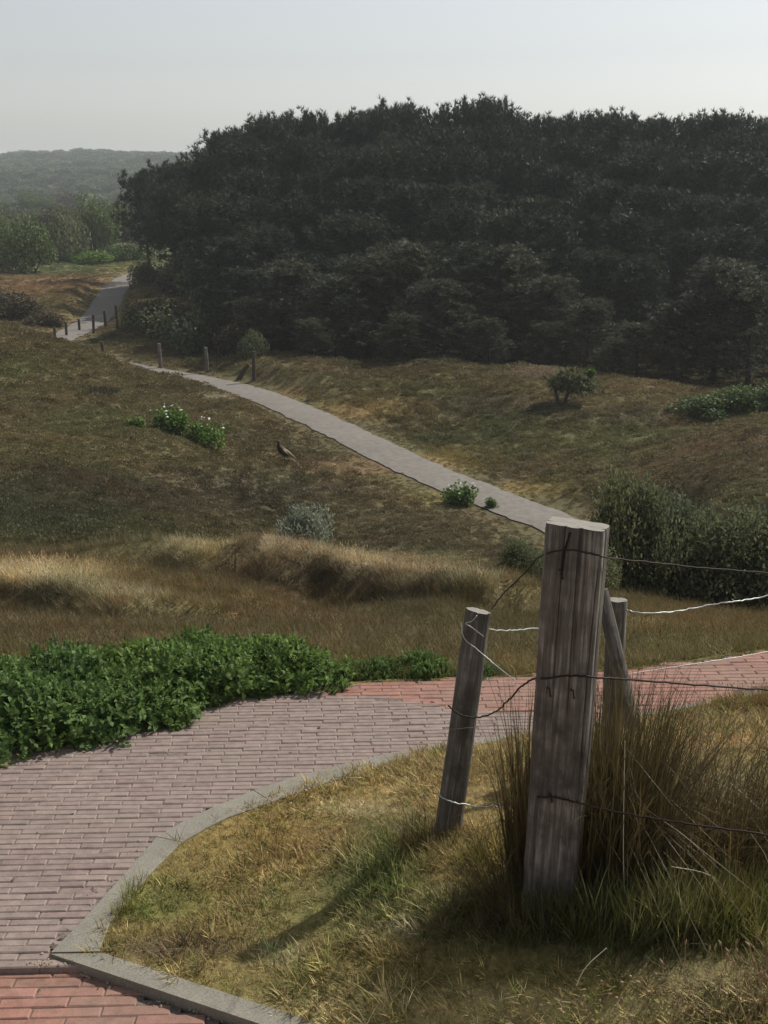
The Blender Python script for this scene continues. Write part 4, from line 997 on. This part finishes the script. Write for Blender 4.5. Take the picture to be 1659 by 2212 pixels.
# ------------------------------------------------------------------ far fence posts
ff = [ # px, top, base
 (120,707,742,61,'leftmost'),(145,695,742,62,'second'),(173,689,731,64,'third'),(203,679,730,63,'fourth'),(229,671,716,65,'fifth'),(254,659,705,62,'sixth'),(275,670,704,66,'seventh'),
 (306,582,603,95,''),(225,738,768,50,''),(347,742,796,None,''),(448,750,805,None,''),(549,759,822,None,'')]
labs = {306:'small dark fence post by the far path bend',225:'short dark post peeping over the left hill',347:'pale post left of its twin near the path bend',448:'pale post with lit right side by the pale path',549:'dark post with a stump beside it, at the path edge'}
fm = None
for i, (a, t_, b0_, Y, nm) in enumerate(ff):
    if Y is None: p_ = hit(a, b0_, 30)
    else: q = P(a, b0_, Y); p_ = np.array([q[0], Y, G(q[0], Y)])
    dpt = p_[1] * cp + 9 * sp; h = P(a, t_, p_[1])[2] - p_[2]; h = max(.4, min(h, 2.6))
    r0 = np.random.default_rng(i); mb = MB(); rad = .075 * (1.15 if i > 8 else 1)
    ln_ = r0.normal(0, .03, 2)
    mb.tube([(0, 0, -.2), (ln_[0] * .5, ln_[1] * .5, h * .5), (ln_[0], ln_[1], h - .02), (ln_[0], ln_[1], h)], [rad, rad * .97, rad * .93, rad * .8], 9)
    o = link('fence_post', mb.mesh('fence_post', [m_wood if a in (347, 448) else m_bark], False), None, p_)
    tag(o, labs.get(a) or f'dark wooden post beside the far path, {nm} in its row' + ('' if nm != 'leftmost' else ' of posts'), 'post', 'fence posts along the far path')
p_ = hit(527, 818, 30); mb = MB(); mb.tube([(-.25, 0, -.1), (0, 0, .35), (.22, 0, .62)], [.12, .10, .07], 7)
o = link('tree_stump', mb.mesh('tree_stump', [m_bark], False), None, p_); tag(o, 'dark slanting stump beside the post at the path edge', 'stump')

# ------------------------------------------------------------------ pheasant
ph = hit(612, 996, 14)
m_ph_d = simple('dark_feathers', (.03, .019, .01), .6); m_ph_l = simple('pale_feathers', (.36, .30, .2), .6)
root = empty('pheasant', ph); tag(root, 'pheasant standing upright on the brown slope, long tail down', 'bird')
mb = MB()
body = np.array([[.10, 0, .12], [.05, 0, .17], [0, 0, .22], [-.05, 0, .28], [-.085, 0, .34], [-.095, 0, .40], [-.095, 0, .44], [-.11, 0, .465], [-.15, 0, .462]])
mb.tube(body, [.03, .065, .085, .08, .055, .033, .03, .026, .004], 12); link('body', mb.mesh('body', [m_ph_d]), root)
mb = MB(); mb.tube([[.02, -.02, .30], [.09, -.02, .23], [.20, -.01, .14], [.30, 0, .06]], [.02, .032, .018, .004], 8); link('tail', mb.mesh('tail', [m_ph_l]), root)
mb = MB(); mb.tube([[.0, -.07, .30], [.05, -.075, .24], [.11, -.06, .17]], [.012, .03, .008], 8); link('wing', mb.mesh('wing', [m_ph_l]), root)
for s_ in (-1, 1):
    mb = MB(); mb.tube([[.02, .03 * s_, .16], [.03, .03 * s_, .07], [.015, .03 * s_, 0], [-.04, .035 * s_, -.002]], [.016, .008, .006, .004], 6); link('leg', mb.mesh('leg', [m_ph_d]), root)
root.scale = (1.3,) * 3

# ------------------------------------------------------------------ marram clumps at the posts
def marram(name, centre, rad, n_, h, w, lean, curl, seed, label, bias=(0, 0), mat=None):
    R_ = random.Random(seed); V = []; Fc = []; seg = 7
    for i in range(n_):
        a = R_.uniform(0, 6.283); r = math.sqrt(R_.random()); x_ = centre[0] + rad[0] * r * math.cos(a); y_ = centre[1] + rad[1] * r * math.sin(a)
        a2 = a + R_.gauss(0, 1.1); dx, dy = math.cos(a2) + bias[0], math.sin(a2) + bias[1]; q = math.hypot(dx, dy) + 1e-6; dx /= q; dy /= q
        H = h * R_.uniform(.25, 1.0) ** .8 * R_.choice((1, 1, 1, 1.15)) * (1 - .25 * r); le = lean * R_.uniform(.1, 1) * (.35 + r); cu = curl * R_.random() ** 1.6
        s = np.array([-dy, dx, 0]); ww = w * R_.uniform(.6, 1.2); n0 = len(V); z_ = -.02
        kink = R_.random() < .06; k1 = R_.uniform(.45, .8)
        for k in range(seg + 1):
            t = k / seg; hor = H * (le * t + cu * t ** 2.4); zz = H * (t - .5 * cu * t ** 3)
            if kink and t > k1: hor += H * (t - k1) * .9; zz -= H * (t - k1) * 1.5
            p_ = np.array([x_ + dx * hor, y_ + dy * hor, z_ + max(zz, 0.0)])
            if k == seg: V.append(p_)
            else: V.append(p_ - s * ww / 2 * (1 - t) ** .5); V.append(p_ + s * ww / 2 * (1 - t) ** .5)
        for k in range(seg - 1):
            q = n0 + 2 * k; Fc += [(q, q + 1, q + 3), (q, q + 3, q + 2)]
        q = n0 + 2 * (seg - 1); Fc.append((q, q + 1, q + 2))
    V = np.array(V); c = np.array([centre[0], centre[1], 0]); gz_ = Z(V[:, 0], V[:, 1]) * 0 + G(centre[0], centre[1])
    V = V - c
    o = link(name, mesh_from('blades', V, np.array(Fc), [mat or m_marram]), None, (centre[0], centre[1], gz_[0])); tag(o, label, 'grass clump', 'tall grass clumps by the posts'); return o
def at(px, py, Y): q = P(px, py, Y); return (q[0], Y)
marram('marram_clump', at(1310, 1950, 3.12), (.17, .17), 2200, .86, .0042, .22, .36, 1, 'dense dark tall grass clump against the right side of the square post', (.35, 0))
marram('marram_clump', at(1420, 1930, 3.25), (.28, .2), 520, .74, .004, .45, .6, 2, 'loose golden tall grass clump leaning right of the square post', (.7, 0))
marram('marram_clump', at(1135, 1900, 3.16), (.055, .10), 620, .80, .0042, .12, .3, 3, 'narrow upright tall grass clump squeezed left of the square post', (-.15, 0))
marram('marram_clump', at(1120, 1975, 2.97), (.13, .10), 360, .26, .004, .5, .6, 4, 'short dark grass clump at the left foot of the square post', (-.4, -.2))
marram('marram_clump', at(1560, 1900, 3.1), (.28, .25), 360, .40, .0036, .3, .9, 5, 'thin browning grass clump near the right edge of the lawn', (.3, 0))
marram('marram_clump', at(1520, 1975, 3.15), (.26, .16), 900, .52, .0042, .3, .5, 8, 'dark brown grass clump low at the right edge of the lawn', (.2, 0))
marram('marram_clump', at(1740, 1960, 3.25), (.30, .2), 800, .62, .0042, .3, .5, 9, 'dark grass clump half outside the right edge', (.2, 0))
marram('marram_clump', at(950, 1815, 3.6), (.16, .10), 260, .15, .004, .5, .6, 6, 'short green grass clump at the foot of the slim post', (-.4, 0))
marram('marram_clump', at(1330, 2040, 2.85), (.34, .09), 420, .17, .004, .3, .5, 7, 'low green grass clump in front of the square post', (0, 0), leafmat('fresh_blade', (.045, .047, .022), (.12, .10, .055), .3, .5, scale=9))
# loose stalks and seed heads
def stalk(pts, r, label, mat=m_straw):
    p_ = curve_pts([P(*q) for q in pts], 2); mb = MB(); mb.tube(p_ - p_[0], np.linspace(r, r * .5, len(p_)), 5); o = link('dry_stalk', mb.mesh('dry_stalk', [mat]), None, p_[0]); tag(o, label, 'stalk', 'pale dry stalks')
stalk([(1605,1700,3.45),(1632,1660,3.4),(1668,1612,3.35)], .0035, 'thick bleached stalk slanting at the right edge of the lawn')
stalk([(1640,1748,3.3),(1605,1715,3.3),(1575,1690,3.3)], .0025, 'thin green-white stalk below the bleached stalk')
stalk([(1600,1975,3.0),(1570,1920,2.95),(1530,1885,2.9),(1450,1872,2.85)], .0022, 'arched pale stalk across the dark grass at the right')
stalk([(1245,2130,2.6),(1262,2090,2.62),(1310,2048,2.65)], .002, 'short curved pale stalk in front of the square post')
stalk([(1396,1800,3.05),(1375,1720,3.0),(1362,1660,3.0)], .0018, 'upright pale stalk inside the clump right of the post')
stalk([(1350,1960,2.9),(1346,1850,2.88),(1348,1700,2.9),(1350,1600,2.95)], .0016, 'long thin upright stalk beside the square post')
mb = MB(); r0 = np.random.default_rng(4)
for k in range(130):
    a = r0.uniform(1380, 1670) if k < 85 else r0.uniform(1060, 1420); bq = r0.uniform(2110, 2230) if k < 85 else r0.uniform(2110, 2200)
    Y = 2.62 - (bq - 2100) * .0022; q = P(a, bq, Y); gz = G(q[0], q[1]); h = r0.uniform(.06, .13) if k < 85 else r0.uniform(.03, .06)
    lx, ly = r0.normal(0, .02, 2); b0_ = np.array([q[0], q[1], gz]); t_ = b0_ + [lx, ly, h]
    mb.tube([b0_, (b0_ + t_) / 2 + [lx * .2, 0, 0], t_], .0009, 3, False)
    hl = .018 if k < 85 else .007; wv = .0035 if k < 85 else .005
    mb.tube([t_ - [0, 0, .002], t_ + [lx * .1, 0, hl * .4], t_ + [lx * .3, 0, hl]], [wv * .5, wv, wv * .2], 5)
o = link('seed_grass', mb.mesh('seed_grass', [m_seed])); tag(o, 'pinkish seeding grass and faded flower heads at the lawn foot', 'grass', kind='stuff')
# debris along the kerb: sand and dry bits
mb = MB()
for k in range(170):
    if k < 90: t_ = r0.random(); q = kb0 + kd * t_ * 1.2 - kn * abs(r0.normal(0, .02)); 
    else: a = r0.uniform(-40, 250); q = PP(a, 2083 + r0.normal(0, 4))[:2] if k < 140 else ko[0] + (ko[4] - ko[0]) * r0.random() + r0.normal(0, .02, 2) + [-.03, 0]
    s = r0.uniform(.002, .006); zc = plane_z(q[1]) - (.022 if q[1] < 3.04 else 0) + s * .4
    V = np.array([[s, 0, 0], [-s, 0, 0], [0, s, 0], [0, -s, 0], [0, 0, s * .7], [0, 0, -s * .7]]) * r0.uniform(.6, 1.6, 3) + [q[0], q[1], zc]
    mb.add(V, [(0, 2, 4), (2, 1, 4), (1, 3, 4), (3, 0, 4), (2, 0, 5), (1, 2, 5), (3, 1, 5), (0, 3, 5)])
o = link('gravel', mb.mesh('gravel', [simple('grit', (.33, .27, .19), .9)], False)); tag(o, 'sandy grit and dry bits along the kerb foot', 'gravel', kind='stuff')
mb = MB()
for k in range(260):
    q = (r0.uniform(-2.2, 1.6), r0.uniform(2.8, 5.7))
    if not inside(path_poly, np.array([q[0]]), np.array([q[1]]))[0]: continue
    s = r0.uniform(.002, .006) * (1.8 if r0.random() < .1 else 1); zc = plane_z(q[1]) + s * .2 - (.022 if q[1] < 3.04 else 0); an = r0.uniform(0, 6.28)
    V = np.array([[s * 1.6, 0, 0], [-s * 1.6, 0, 0], [0, s * .7, 0], [0, -s * .7, 0], [0, 0, s * .5]]); V = V @ np.array([[math.cos(an), math.sin(an), 0], [-math.sin(an), math.cos(an), 0], [0, 0, 1]]) + [q[0], q[1], zc]
    mb.add(V, [(0, 2, 4), (2, 1, 4), (1, 3, 4), (3, 0, 4)])
o = link('litter', mb.mesh('litter', [simple('dead_leaf', (.10, .07, .05), .9)], False)); tag(o, 'small dark leaf bits scattered over the brick path', 'litter', kind='stuff')
print('done', time.time() - T0)
